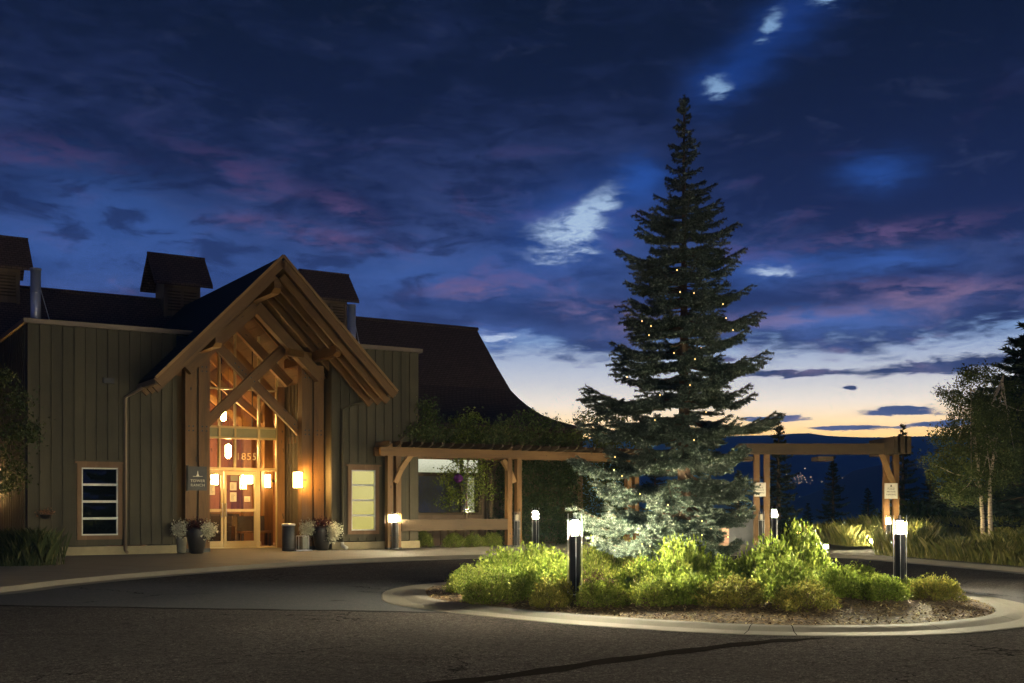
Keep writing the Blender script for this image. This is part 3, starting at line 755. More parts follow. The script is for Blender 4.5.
# purlins and ridge beam reaching out to the rake
def horiz(t, z, b0, b1, w, h, name='purlin'):
    o = MB(); o.box(t-w/2, t+w/2, b0+.18, b1, z-h/2, z+h/2); o.hexa([(t-w/2*.8, b0, z-h*.15), (t+w/2*.8, b0, z-h*.15), (t+w/2*.8, b0, z+h/2), (t-w/2*.8, b0, z+h/2), (t-w/2, b0+.18, z-h/2), (t+w/2, b0+.18, z-h/2), (t+w/2, b0+.18, z+h/2), (t-w/2, b0+.18, z+h/2)]); return o.build(name, M['timber'], lodge)
horiz(TC, 7.18, -1.55, 6.5, .24, .34, 'ridge_beam')
for sg in (-1, 1): horiz(PC+sg*1.70, 5.60, -1.45, 2.5, .22, .28)
# posts
for sg in (-1, 1):
    for a in (1.51, 1.88):
        t = PC+sg*a; o = MB(); zt = ZR-(a+.12)*SL-.50 if a > 1.8 else 5.48
        o.box(t-.155, t+.155, .43, .77, .10, zt)
        po = o.build('post', M['timber'], lodge)
        sh = MB(); sh.box(t-.165, t+.165, .415, .785, .0, .10); sh.build('base_plate', M['black_metal'], po)
        bo = MB()
        for z in (.35, .55, 3.35, 3.47, 5.0, 5.12):
            for dx_ in (-.06, .06): MB().tube([(t+dx_, .43, z), (t+dx_, .405, z)], .022, 6).build('bolt', M['black_metal'], po)
    MB().box(PC+sg*1.695-.03, PC+sg*1.695+.03, .50, .70, .05, 5.3).build('spacer', M['timber_dark'], lodge)
# post-plane frame: chevron rafters, scissor braces, tie
def bp(p0, p1, w, h, b, name, m='timber'):
    return MB().beam((TC+p0[0], b, p0[1]), (TC+p1[0], b, p1[1]), w, h, (0, 0, 1)).build(name, M[m], lodge)
for sg in (-1, 1):
    bp((0, 6.88), (sg*1.95, 4.98), .26, .30, .22, 'frame_rafter')
    bp((0, 6.72), (sg*1.75, 4.98), .20, .26, 2.2, 'frame_rafter')
br1 = bp((-1.60, 3.28), (1.12, 5.95), .20, .27, .60, 'scissor_brace')
br2 = bp((1.60, 3.42), (-1.12, 6.0), .16, .26, .84, 'scissor_brace')
for (o_, pts) in ((br1, [(-1.45, 3.42), (-1.32, 3.55), (.02, 4.86)]), (br2, [(1.42, 3.6), (-.35, 5.27), (-.15, 5.08)])):
    bo = MB(); bb = .49 if o_ is br1 else .75
    for (x, z) in pts:
        for e in (-.05, .05): MB().tube([(TC+x+e, bb+.01, z-e), (TC+x+e, bb-.01, z-e)], .022, 6).build('bolt', M['black_metal'], o_)
MB().beam((TC+.78, -.2, 5.62), (TC+1.9, .45, 5.60), .12, .2).build('outrigger', M['timber'], lodge)
# header above the entrance
GB = 2.6
MB().box(7.14, 7.36, 2.5, 2.75, 0, 4.9).build('entry_jamb', M['timber'], lodge)
MB().box(3.9, 4.0, 2.5, 2.75, 0, 4.9).build('entry_jamb', M['timber'], lodge)
MB().box(7.36, 7.75, .8, 2.4, 3.15, 3.35).build('recess_beam', M['timber'], lodge)
# glazed wall
gw = MB(); VT = (4.0, 4.42, 4.87, 5.35, 5.83, 6.57, 7.14)
for t in VT:
    top = ZR-abs(t-TC)*SL-.55; z0 = 2.33 if t in (4.87, 5.35, 5.83) else .03
    gw.box(t-.03, t+.03, GB-.06, GB+.06, z0, top)
for z, h in ((2.33, .09), (3.28, .06), (3.60, .06), (4.75, .05)):
    for i in range(len(VT)-1): gw.box(VT[i]+.03, VT[i+1]-.03, GB-.055, GB+.055, z, z+h)
gw.box(4.0, 7.14, GB-.05, GB+.05, 0, .03)
gwo = gw.build('entrance_glazing', M['alu'], lodge)
sp_ = MB(); sp_.box(4.03, 7.11, GB+.0, GB+.02, 3.34, 3.60); sp_.build('spandrel', M['spandrel'], gwo)
gp = MB()
gp.box(4.03, 7.11, GB+.02, GB+.03, 2.42, 3.28)
gp.poly([(4.0, GB+.03, 3.66), (7.14, GB+.03, 3.66), (7.14, GB+.03, 5.9), (TC, GB+.03, 7.3), (4.0, GB+.03, 5.6)])
gp.box(6.60, 7.11, GB+.02, GB+.03, .05, 2.33); gp.box(4.03, 4.39, GB+.02, GB+.03, .05, 2.33)
gp.build('pane', M['glass'], gwo)
def door(t0, t1, hs):
    d = MB(); w = .075
    d.box(t0, t0+w, GB-.03, GB+.03, .04, 2.31); d.box(t1-w, t1, GB-.03, GB+.03, .04, 2.31)
    d.box(t0+w, t1-w, GB-.03, GB+.03, 2.20, 2.31); d.box(t0+w, t1-w, GB-.03, GB+.03, .04, .22); d.box(t0+w, t1-w, GB-.035, GB+.03, 1.10, 1.18)
    o = d.build('door', M['alu'], lodge)
    MB().box(t0+w, t1-w, GB-.005, GB+.005, .22, 2.20).build('pane', M['glass'], o)
    h = MB(); hx = t1-.05 if hs > 0 else t0+.05
    h.tube([(hx, GB-.03, .95), (hx, GB-.09, .95), (hx, GB-.09, 1.35), (hx, GB-.03, 1.35)], .014, 6); h.build('handle', M['steel'], o)
    return o
d1 = door(4.47, 5.475, 1); d2 = door(5.495, 6.50, -1)
MB().box(6.50, 6.60, GB-.05, GB+.05, .03, 2.33).build('door_jamb', M['alu'], lodge)
def lboard(t0, t1, z0, z1, b, name, m, parent): return MB().box(t0, t1, b-.012, b-.006, z0, z1).build(name, m, parent)
def notice(t0, t1, z0, z1, par):
    o = lboard(t0, t1, z0, z1, GB-.0, 'notice', M['paper'], par)
    l = MB(); z = z1-.05
    while z > z0+.04:
        l.box(t0+.03, t1-.03-rnd.uniform(0, .06), GB-.015, GB-.0125, z-.008, z); z -= .035
    l.build('print', M['ink'], o)
notice(5.02, 5.22, 1.60, 1.92, d1); notice(5.68, 5.88, 1.74, 1.98, d2); notice(5.68, 5.88, 1.40, 1.68, d2); notice(6.12, 6.30, 1.40, 1.56, d2)
MB().box(5.70, 5.92, GB-.012, GB-.006, 2.02, 2.18).build('notice', M['spandrel'], d2)

def text_obj(name, body, size, loc, rot, m, parent=None, ext=.004, align='CENTER', space=1.0):
    cu = bpy.data.curves.new(name, 'FONT'); cu.body = body; cu.size = size; cu.extrude = ext; cu.align_x = align; cu.space_character = space
    tmp = bpy.data.objects.new(name, cu); coll.objects.link(tmp)
    dg = bpy.context.evaluated_depsgraph_get(); me = bpy.data.meshes.new_from_object(tmp.evaluated_get(dg)); bpy.data.objects.remove(tmp)
    me.materials.clear(); me.materials.append(m)
    o = bpy.data.objects.new(name, me); coll.objects.link(o); o.location = loc; o.rotation_euler = rot
    if parent: o.parent = parent
    return o
text_obj('house_number', '1855', .30, (6.18, GB-.02, 2.66), (R(90), 0, 0), M['alu'], gwo, .006, space=1.1)
# emblem: a gabled tower on a ground line
def emblem(parent, c, s, m, b):
    e = MB(); x, z = c
    e.poly([(x-.30*s, b, z), (x-.12*s, b, z+.35*s), (x-.02*s, b, z+.95*s), (x+.05*s, b, z+1.0*s), (x+.12*s, b, z+.45*s), (x+.30*s, b, z)])
    e.box(x-.9*s, x+.9*s, b-.002, b+.002, z-.06*s, z+.02*s)
    return e.build('emblem', m, parent)
# inner transom plaque
tp = MB().box(4.45, 4.84, GB+.05, GB+.07, 2.50, 3.20).build('transom_plaque', M['dark_furn'], gwo)
emblem(tp, (4.66, 2.92), .10, M['gold'], GB+.045)
text_obj('lettering', 'TOWER', .085, (4.66, GB+.044, 2.78), (R(90), 0, 0), M['gold'], tp, .002)
text_obj('lettering', 'RANCH', .085, (4.66, GB+.044, 2.67), (R(90), 0, 0), M['gold'], tp, .002)

# ---- foyer
fo = MB(); fo.box(3.2, 8.6, 8.0, 8.1, 0, 7.4)
k = 3.3
while k < 8.5: fo.box(k, k+.04, 7.94, 7.999, 0, 7.2); k += .42
fo.box(3.1, 3.2, 2.7, 8.0, 0, 5.4); fo.box(8.5, 8.6, 2.7, 8.0, 0, 5.4)
fo.build('foyer_wall', M['timber_red'], lodge)
MB().box(3.2, 8.5, 2.66, 8.0, -.02, .02).build('foyer_floor', M['tile'], lodge)
ft = []
for bb in (4.2, 6.2):
    for sg in (-1, 1):
        MB().beam((TC, bb, 6.75), (TC+sg*2.6, bb, 4.2), .2, .26).build('foyer_truss', M['timber_pale'], lodge)
        MB().beam((TC+sg*2.2, bb+.12, 3.6), (TC-sg*.9, bb+.12, 6.0), .16, .22).build('foyer_truss', M['timber_pale'], lodge)
    for t in (4.1, 7.42): MB().box(t-.14, t+.14, bb-.14, bb+.14, 0, 4.6).build('foyer_post', M['timber'], lodge)
for t in (5.0, 6.0, 7.0): MB().tube([(t, 4.4, 3.4), (t, 4.4, 6.2)], .02, 6).build('tie_rod', M['black_metal'], lodge)
MB().box(3.4, 8.4, 5.1, 5.3, 3.45, 3.7).build('foyer_beam', M['timber_pale'], lodge)

# furniture inside
def desk():
    o = empty('reception_desk', LW(6.15, 6.4), LROT); tag(o, 'dark reception desk seen through the entrance doors', 'desk')
    a = MB(); a.box(-1.1, 1.1, 0, .6, 0, 1.0); a.build('counter_body', M['dark_furn'], o)
    a = MB(); a.box(-1.18, 1.18, -.08, .66, 1.0, 1.06); a.build('counter_top', M['timber'], o)
    a = MB()
    for k in range(5): a.box(-1.0+k*.42, -.66+k*.42, -.02, -.001, .15, .9)
    a.build('front_panel', M['timber_dark'], o)
desk()
def bench():
    o = empty('foyer_bench', LW(6.9, 3.9), LROT); tag(o, 'low dark bench with tan cushion behind the sidelight glass', 'bench')
    a = MB(); a.box(-.5, .5, -.22, .22, .42, .48); a.build('seat', M['timber'], o)
    for x in (-.44, .44):
        for y in (-.17, .17): MB().box(x-.03, x+.03, y-.03, y+.03, .02, .42).build('leg', M['dark_furn'], o)
    MB().box(-.48, .48, .19, .23, .48, .95).build('backrest', M['dark_furn'], o)
bench()
def chair(t, b, rz, lab):
    o = empty('armchair', LW(t, b), rz); tag(o, lab, 'armchair')
    MB().box(-.33, .33, -.3, .3, .18, .45).build('seat', M['dark_furn'], o)
    MB().box(-.33, .33, .3, .42, .18, .95).build('backrest', M['dark_furn'], o)
    for s in (-1, 1): MB().box(s*.36-.05, s*.36+.05, -.3, .42, .1, .62).build('armrest', M['dark_furn'], o)
    for x in (-.3, .3):
        for y in (-.25, .35): MB().box(x-.025, x+.025, y-.025, y+.025, .02, .18).build('leg', M['timber'], o)
chair(5.25, 4.6, LROT+.4, 'dark upholstered armchair seen through the left door leaf')
chair(6.1, 4.9, LROT-.5, 'dark upholstered armchair seen through the right door leaf')

# ------------------------------------------------------------------ lanterns
def lantern(loc, rz, label, m, group=None, h=.48, w=.21):
    o = empty('wall_lantern', loc, rz); tag(o, label, 'lantern', group)
    MB().box(-w/2+.02, w/2-.02, -w/2+.02, w/2-.02, -h/2+.03, h/2-.03).build('lamp_glass', m, o)
    c = MB()
    for x in (-w/2, w/2):
        for y in (-w/2, w/2): c.box(x-.014, x+.014, y-.014, y+.014, -h/2, h/2)
    for z in (-h/2, h/2): c.box(-w/2-.015, w/2+.015, -w/2-.015, w/2+.015, z-.012, z+.012)
    for z in (h*.22,): 
        for y in (-w/2-.004, w/2+.004): c.box(-w/2, w/2, y-.004, y+.004, z-.006, z+.006)
    c.build('lantern_frame', M['black_metal'], o)
    MB().box(w/2+.016, w/2+.14, -.03, .03, -.03, .03).build('bracket', M['black_metal'], o)
    return o
LG = 'square glass lanterns of the entrance'
lantern(LW(6.90, .22, 2.02), LROT, 'square lit lantern on the timber posts right of the entrance doors', M['lantern'], LG)
lantern(LW(5.21, 3.6, 2.08), LROT, 'tall lit lantern inside the left door leaf, nearest the hanging sign', M['lantern_in'], LG, .55, .16)
lantern(LW(5.75, 4.3, 2.12), LROT, 'lit lantern inside the left door leaf beside the pinned notice', M['lantern_in'], LG, .42, .2)
lantern(LW(6.97, 4.8, 2.16), LROT, 'wide bright lantern inside the right door leaf', M['lantern_in'], LG, .40, .30)
lantern(LW(7.22, 3.6, 2.05), LROT, 'lit lantern behind the narrow sidelight glass', M['lantern_in'], LG, .45, .16)
lantern(LW(-.62, 4.75, 2.0), LROT, 'lantern on the shaded side wall at the left edge of the lodge', M['lantern'], LG, .9, .2)
# foyer pendants; all but the one behind the house number are added light
pd = empty('foyer_pendant', LW(6.25, 5.0, 4.3)); tag(pd, 'warm pendant lamp added high in the foyer to light the glass gable', 'pendant lamp')
MB().lathe((0, 0, -.2), [(.05, -.2), (.16, -.15), (.16, .15), (.05, .2)], 14).build('lamp_shade', M['lantern_in'], pd)
MB().tube([(0, 0, 0), (0, 0, 2.2)], .01, 5).build('cord', M['black_metal'], pd)
pd.scale = (.55, .55, .8)
pd2 = copy_tree(pd); pd2.location = LW(6.15, 4.2, 3.2); pd2.scale = (.55, .55, 1.1); pd2['label'] = 'small pendant lamp glowing behind the house number'
pd3 = copy_tree(pd); pd3.location = LW(4.7, 6.2, 4.0); pd3['label'] = 'added pendant lamp at the left, lighting the foyer gable from inside'

# ------------------------------------------------------------------ hanging sign
sg_ = empty('hanging_sign', LW(PC-1.74, .30, 2.03), LROT); tag(sg_, 'dark square sign with a pale tower emblem on the left entrance posts', 'sign')
MB().box(-.26, .26, -.02, .02, -.33, .33).build('sign_board', M['bronze'], sg_)
emblem(sg_, (0, .06), .15, M['gold'], -.026)
text_obj('lettering', 'TOWER', .105, (0, -.027, -.10), (R(90), 0, 0), M['gold'], sg_, .003, space=1.12)
text_obj('lettering', 'RANCH', .105, (0, -.027, -.22), (R(90), 0, 0), M['gold'], sg_, .003, space=1.12)
MB().box(-.28, -.24, .02, .10, -.35, .36).build('bracket', M['black_metal'], sg_)

# ------------------------------------------------------------------ foliage generators
def leaf_quads(Pc, D, N, L, Wd):
    """centres, direction, normal, length, width -> diamond leaves"""
    D = D/np.linalg.norm(D, axis=1, keepdims=True); S = np.cross(D, N); S /= (np.linalg.norm(S, axis=1, keepdims=True)+1e-9)
    L = L[:, None]; Wd = Wd[:, None]
    v = np.stack([Pc-D*L/2, Pc+S*Wd/2+D*L*.05, Pc+D*L/2, Pc-S*Wd/2+D*L*.05], 1).reshape(-1, 3)
    f = np.arange(len(v)).reshape(-1, 4); return v, f
def shrub_meshes(seed, rx, ry, h, shoots, lpers, leaf, m, spiky=.12):
    r_ = np.random.default_rng(seed); V = []; st_ = MB(); 
    az_ = r_.uniform(0, 2*np.pi, shoots); ce = r_.uniform(0, 1, shoots)**.8
    Ps, Ds = [], []
    bump = r_.uniform(0, 6.28, 4)
    for a, c in zip(az_, ce):
        e = math.asin(c); lump = .92+.11*math.sin(3*a+bump[0])+.10*math.sin(5*a+bump[1]+4*c)+r_.uniform(-spiky, spiky)
        tip = np.array([math.cos(a)*math.cos(e)*rx*lump, math.sin(a)*math.cos(e)*ry*lump, .06+math.sin(e)*h*lump])
        root = np.array([tip[0]*.25, tip[1]*.25, 0.0]); mid = (root+tip)/2+np.array([tip[0]*.12, tip[1]*.12, -.03])
        if len(st_.v) < 2400: st_.tube([root, mid, tip], [.008, .005, .002], 4, False)
        t = 1-r_.uniform(0, 1, lpers)**1.8*.5; t = t[:, None]
        q = (1-t)**2*root+2*t*(1-t)*mid+t*t*tip; q = q+r_.normal(0, leaf*.75, q.shape)
        q[:, 2] = np.maximum(q[:, 2], .02)
        d = (tip-mid)/np.linalg.norm(tip-mid); Ps.append(q); Ds.append(d+r_.normal(0, .6, q.shape)+np.array([0, 0, .25]))
    Pc = np.concatenate(Ps); D = np.concatenate(Ds); N = r_.normal(0, 1, Pc.shape)+np.array([0, 0, 1.0])
    L = r_.uniform(.7, 1.25, len(Pc))*leaf; v, f = leaf_quads(Pc, D, N, L, L*r_.uniform(.45, .65, len(Pc)))
    return v, f, st_
def shrub_proto(name, seed, m, rx, ry, h, shoots, lpers, leaf, spiky=.12):
    o = empty(name, (0, 0, 0)); v, f, st_ = shrub_meshes(seed, rx, ry, h, shoots, lpers, leaf, m, spiky)
    npmesh('foliage', v, f, m, o); st_.build('stem', M['bark'], o); return o

# ------------------------------------------------------------------ island shrubs
protos = {
 'cotoneaster': ('low_shrub', 11, M['leaf_green'], .5, .5, .5, 260, 24, .050, .07),
 'lime': ('lime_shrub', 12, M['leaf_lime'], .5, .5, .5, 230, 22, .066, .11),
 'lime2': ('lime_shrub', 13, M['leaf_lime'], .5, .5, .5, 210, 20, .074, .15),
 'rust': ('rusty_shrub', 14, M['leaf_rust'], .5, .5, .5, 240, 24, .050, .09),
 'dense': ('rounded_shrub', 15, M['leaf_green'], .5, .5, .5, 320, 26, .042, .05),
}
pobj = {}
def place_shrub(kind, x, ytop, Y, wpx, label, hz=None, rz=None, group='shrubs in the round island bed'):
    first = kind not in pobj
    if first: pobj[kind] = shrub_proto(*protos[kind])
    o = pobj[kind] if first else copy_tree(pobj[kind])
    X = (x-CX)/F*Y; z0 = mound(X, Y) if 12 < Y < 23 and -2 < X < 8 else 0.0
    top = CAMZ+(CY-ytop)/F*Y; h = max(.15, top-z0); w = wpx/F*Y*.90
    o.location = (X, Y, z0); o.rotation_euler = (0, 0, rnd.uniform(0, 6.28) if rz is None else rz); o.scale = (w, w*.95, h/.56)
    tag(o, label, 'shrub', group); return o
S = [
 ('dense', 470, 566, 17.4, 62, 'dark green rounded shrub at the far left end of the island'),
 ('dense', 492, 572, 15.9, 70, 'green mounded shrub, second from the left end of the island, by the kerb'),
 ('lime', 503, 552, 18.6, 62, 'yellow green shrub behind the two mounds at the left end of the island'),
 ('lime', 535, 548, 18.9, 66, 'tall lime green shrub left of the nearest left bollard'),
 ('lime2', 556, 556, 17.7, 56, 'bright lime shrub touching the left side of the left island bollard'),
 ('rust', 551, 579, 15.2, 50, 'rusty tinted shrub by the kerb just left of the left island bollard'),
 ('lime', 521, 569, 16.2, 52, 'small lime shrub between the green mound and the rusty shrub'),
 ('cotoneaster', 602, 580, 15.0, 62, 'low rounded shrub by the kerb just right of the left island bollard'),
 ('cotoneaster', 600, 543, 19.3, 56, 'green shrub behind the left island bollard under the spruce tips'),
 ('rust', 633, 544, 19.8, 50, 'rusty brown shrub under the lowest left spruce branches'),
 ('lime2', 640, 562, 16.4, 50, 'spiky lime shrub between left bollard and spruce trunk'),
 ('lime', 682, 543, 16.4, 68, 'tall broad shrub right in front of the spruce trunk'),
 ('cotoneaster', 655, 578, 14.9, 66, 'low green shrub in front of the tall trunk shrub, left part'),
 ('lime2', 690, 577, 14.9, 60, 'lime shrub by the kerb below the spruce trunk'),
 ('lime', 722, 560, 16.2, 54, 'lime shrub to the right of the spruce trunk'),
 ('rust', 733, 578, 14.6, 74, 'broad rusty shrub by the kerb at the middle right of the island'),
 ('lime2', 770, 544, 16.5, 70, 'tall shrub in front of the bollard beyond the road'),
 ('lime', 800, 530, 17.6, 66, 'tallest shrub at the right of the spruce'),
 ('lime', 786, 562, 15.2, 78, 'bushy lime shrub below the tallest shrub'),
 ('rust', 806, 583, 14.2, 70, 'rusty green shrub by the kerb below the tallest shrub'),
 ('lime2', 838, 568, 15.8, 58, 'lime shrub halfway between the tallest shrub and the right bollard'),
 ('cotoneaster', 858, 565, 18.2, 60, 'green shrub at the back rim left of the right island bollard'),
 ('lime', 880, 577, 15.6, 66, 'lime shrub at the foot of the right island bollard, on its left'),
 ('rust', 934, 577, 15.9, 64, 'last rounded shrub at the right end of the island'),
 ('cotoneaster', 914, 578, 17.2, 44, 'green shrub right behind the right island bollard'),
 ('cotoneaster', 748, 560, 19.5, 60, 'green shrub behind the spruce on the right'),
]
for s in S: place_shrub(*s)

# ------------------------------------------------------------------ spruce
def spruce_mesh(seed, z_w, whorl, nb, nstep, needle, twigs, droop=.25, z0=.55, top=None, zlow=-9):
    """returns needle mesh arrays, branch tubes"""
    r_ = np.random.default_rng(seed); zs = [p[0] for p in z_w][::-1]; ws = [p[1] for p in z_w][::-1]
    H = z_w[0][0] if top is None else top; tubes = MB(); Pn, Dn = [], []
    def brush(a, b, upv):
        L = np.linalg.norm(b-a); n = max(2, int(L/nstep)); t = (np.arange(n)+r_.uniform(0, 1, n)*.8)/n
        for rep in range(5 if a[2] < zlow else 4):
            p = a+(b-a)*t[:, None]; d = (b-a)/L
            q = r_.normal(0, 1, (n, 3)); q[:, 2] += .35
            q -= d*(q@d)[:, None]; q /= np.linalg.norm(q, axis=1, keepdims=True)
            Pn.append(p); Dn.append(q*.8+d*.75)
    z = z0; k = 0
    while z < H-.12:
        R_ = np.interp(z, zs, ws); frac = (z-z0)/(H-z0); nbr = max(4, int(nb*(1-.45*frac))); ph = r_.uniform(0, 6.28)
        for j in range(nbr):
            a = ph+2*math.pi*j/nbr+r_.uniform(-.25, .25); L = R_*r_.uniform(.76, 1.10)
            if k % 2: L *= r_.uniform(.45, .80) if frac > .3 else r_.uniform(.35, .65)
            zj = z+r_.uniform(-.08, .08)*whorl/.25; rise = (-.10+.42*frac**1.3)*L; dr = -droop*(1-frac)*L
            L *= 1-.17*math.cos(a)*max(0, 1-2.2*frac)-(.16*max(0, math.cos(a)) if z < 2.3 and top is None and zlow > 0 else 0)
            if R_ < .2: L = R_
            pts = []
            for i in range(7):
                u = i/6; pts.append(np.array([math.cos(a)*L*u, math.sin(a)*L*u, zj+rise*u+dr*math.sin(math.pi*u*.9)*.7+.10*L*u**3]))
            tubes.tube(pts, [.018*max(.35, L)*(1-.8*i/6) for i in range(7)], 5, False)
            out = np.array([math.cos(a), math.sin(a), 0.0]); side = np.array([-math.sin(a), math.cos(a), 0.0])
            for i in range(6):
                if i >= 1 or L < .5: brush(pts[i], pts[i+1], None)
            # side twigs, flat sprays
            nt_ = int(twigs*L)+2
            for q in range(nt_):
                u = .18+.80*(q+r_.uniform(0, 1))/nt_; i = min(5, int(u*6)); p0 = pts[i]+(pts[i+1]-pts[i])*(u*6-i)
                sg = 1 if q % 2 else -1; l = L*(.42*(1-u)+.10)*r_.uniform(.7, 1.15); l = min(l, .55)
                d = out*.95+side*sg*.75+np.array([0, 0, r_.uniform(-.16, .04)]); d /= np.linalg.norm(d); p1 = p0+d*l
                brush(p0, p1, None)
                if l > .16:
                    for e in range(max(1, int(l/.09))):
                        v_ = .25+.65*r_.uniform(); s2 = 1 if e % 2 else -1; p2 = p0+d*l*v_
                        d2 = d*.7+np.cross(d, [0, 0, 1])*s2*.8+np.array([0, 0, r_.uniform(-.2, .12)]); d2 /= np.linalg.norm(d2)
                        brush(p2, p2+d2*l*(.45*(1-v_)+.12)*1.2, None)
        z += whorl*(1-.35*frac)*.5; k += 1
    # leader
    brush(np.array([0, 0, H-.35]), np.array([0, 0, H]), None)
    for j in range(5):
        a = j*1.26; brush(np.array([0, 0, H-.2]), np.array([math.cos(a)*.08, math.sin(a)*.08, H-.08]), None)
    Pn = np.concatenate(Pn); Dn = np.concatenate(Dn); Dn /= np.linalg.norm(Dn, axis=1, keepdims=True)
    n = len(Pn); Ln = r_.uniform(.75, 1.25, n)[:, None]*needle; S_ = np.cross(Dn, r_.normal(0, 1, (n, 3))); S_ /= np.linalg.norm(S_, axis=1, keepdims=True)
    v = np.stack([Pn-S_*needle*.16, Pn+S_*needle*.16, Pn+Dn*Ln], 1).reshape(-1, 3); f = np.arange(len(v)).reshape(-1, 3)
    return v, f, tubes
SY = 18.0; sc_ = SY/F
wid = [(95, 2), (110, 5), (150, 13), (175, 22), (200, 33), (235, 55), (265, 66), (300, 74), (330, 77), (360, 82), (390, 90), (420, 96), (450, 104), (480, 102), (510, 98), (535, 90), (548, 76)]
zw = [(CAMZ+(CY-y)*sc_, w*sc_) for y, w in wid]
sp = empty('spruce_tree', ((684-CX)/F*SY, SY, .0)); tag(sp, 'tall blue spruce strung with fairy lights in the centre of the round island', 'spruce tree')
v, f, tb_ = spruce_mesh(3, zw, .46, 14, .011, .044, 15, z0=.80, zlow=2.9)
print('spruce tris', len(f))
npmesh('crown', v, f, M['needle'], sp)
H_ = zw[0][0]
tb_.tube([(0, 0, -.05), (.01, 0, .3), (0, .01, 2), (0, 0, 4.5), (0, 0, H_-.05)], [.15, .115, .095, .05, .008], 12).build('trunk', M['bark'], sp)
# fairy lights
fl = empty('fairy_lights', sp.location); tag(fl, 'string of warm fairy bulbs wound through the blue spruce', 'fairy lights')
bulbs = [(677, 270), (680, 292), (694, 293), (723, 304), (726, 318), (733, 330), (642, 321), (651, 326), (649, 335), (701, 348), (674, 353), (695, 359), (627, 377), (690, 385), (660, 395), (615, 457), (614, 470), (622, 476), (706, 412), (655, 420), (694, 440), (642, 544), (650, 546), (711, 529), (718, 535), (728, 537), (702, 535), (702, 521), (640, 494), (668, 505)]
pts = []
for i, (x, y) in enumerate(bulbs):
    zz = CAMZ+(CY-y)*SY/F; R_ = np.interp(zz, [q[0] for q in zw][::-1], [q[1] for q in zw][::-1])
    X = (x-684)*sc_; dd = math.sqrt(max(.0, (R_*.97)**2-X*X)); Y = SY-dd; s = Y/SY
    loc = Vector(((x-CX)/F*Y, Y, CAMZ+(CY-y)/F*Y))-sp.location
    MB().lathe(loc, [(.002, -.011), (.0065, -.005), (.0065, .004), (.003, .010)], 8).build('bulb', M['bulb'], fl); pts.append(loc)
order = sorted(pts, key=lambda p: -p.z)
mb = MB()
for a, b in zip(order[:-1], order[1:]):
    if (a-b).length < 1.0: mb.tube([a+Vector((0, .02, .015)), (a+b)/2+Vector((0, .12, -.04)), b+Vector((0, .02, .015))], .003, 4, False)
mb.build('wire', M['black_metal'], fl)

# ------------------------------------------------------------------ bollards
def bollard(x, Y, z0, label, lit=True, stores={}, h=1.0):
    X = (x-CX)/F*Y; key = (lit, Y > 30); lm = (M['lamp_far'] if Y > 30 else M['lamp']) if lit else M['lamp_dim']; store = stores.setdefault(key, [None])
    if store[0] is None:
        o = empty('bollard_light', (0, 0, 0))
        MB().lathe((0, 0, 0), [(.10, 0), (.10, .02), (.078, .022), (.078, .80), (.07, .82)], 24).build('bollard_body', M['black_metal'], o)
        MB().lathe((0, 0, 0), [(.040, .825), (.046, .835), (.046, 1.0), (.040, 1.008)], 20).build('lamp_lens', lm, o)
        for z in (.850, .884, .918, .952, .986):      # sloping louvre rings keep the light low
            MB().lathe((0, 0, z), [(.050, .003), (.078, -.004), (.078, -.001), (.050, .006)], 24).build('louvre_ring', M['louvre'], o)
        MB().lathe((0, 0, 0), [(.07, 1.01), (.082, 1.013), (.082, 1.03), (.03, 1.04)], 20).build('cap', M['black_metal'], o)
        rd = MB()
        for k in range(4):
            a = math.pi/4+k*math.pi/2+.3; rd.tube([(math.cos(a)*.095, math.sin(a)*.095, .02), (math.cos(a)*.095, math.sin(a)*.095, 1.10)], .006, 6)
        for z in (.80, .02):
            rd.lathe((0, 0, z), [(.078, 0), (.101, .002), (.101, .012), (.078, .014)], 20)
        rd.build('guard_rods', M['steel'], o)
        store[0] = o
    else: o = copy_tree(store[0])
    o.location = (X, Y, z0); o.scale = (1, 1, h); o.rotation_euler = (0, 0, rnd.uniform(0, 1)); tag(o, label, 'bollard light', 'bollard lights'); return o
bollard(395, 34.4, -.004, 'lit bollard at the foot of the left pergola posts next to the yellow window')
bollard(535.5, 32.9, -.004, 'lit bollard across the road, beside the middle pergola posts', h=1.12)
bollard(575, 15.9, .06, 'nearest lit bollard, among shrubs left of the spruce', h=1.02)
bollard(900, 18.2, .04, 'nearest lit bollard at the right end of the island', h=1.0)
bollard(1500, 14.2, -.004, 'added bollard light, unseen on the right pavement, brightening the kerb')  # this and the next three: unseen, added to light kerb and shrub fronts
bollard(2400, 6.2, -.10, 'added bollard light, unseen to the right of the camera, brightening the shrubs')
bollard(6500, 1.1, -.10, 'added bollard light, unseen beside the camera, brightening the shrub fronts')
bollard(-900, 3.6, -.10, 'added bollard light, unseen to the left of the camera, brightening the foreground')
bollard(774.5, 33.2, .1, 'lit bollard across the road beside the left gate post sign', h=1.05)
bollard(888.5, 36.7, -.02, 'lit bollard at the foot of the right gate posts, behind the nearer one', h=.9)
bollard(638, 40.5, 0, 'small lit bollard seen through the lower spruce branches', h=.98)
bollard(517, 36.6, -.004, 'unlit bollard standing against the middle pergola posts', lit=False, h=1.0)
bollard(761.5, 37.6, 0, 'unlit bollard against the left gate posts below the sign', lit=False, h=1.0)

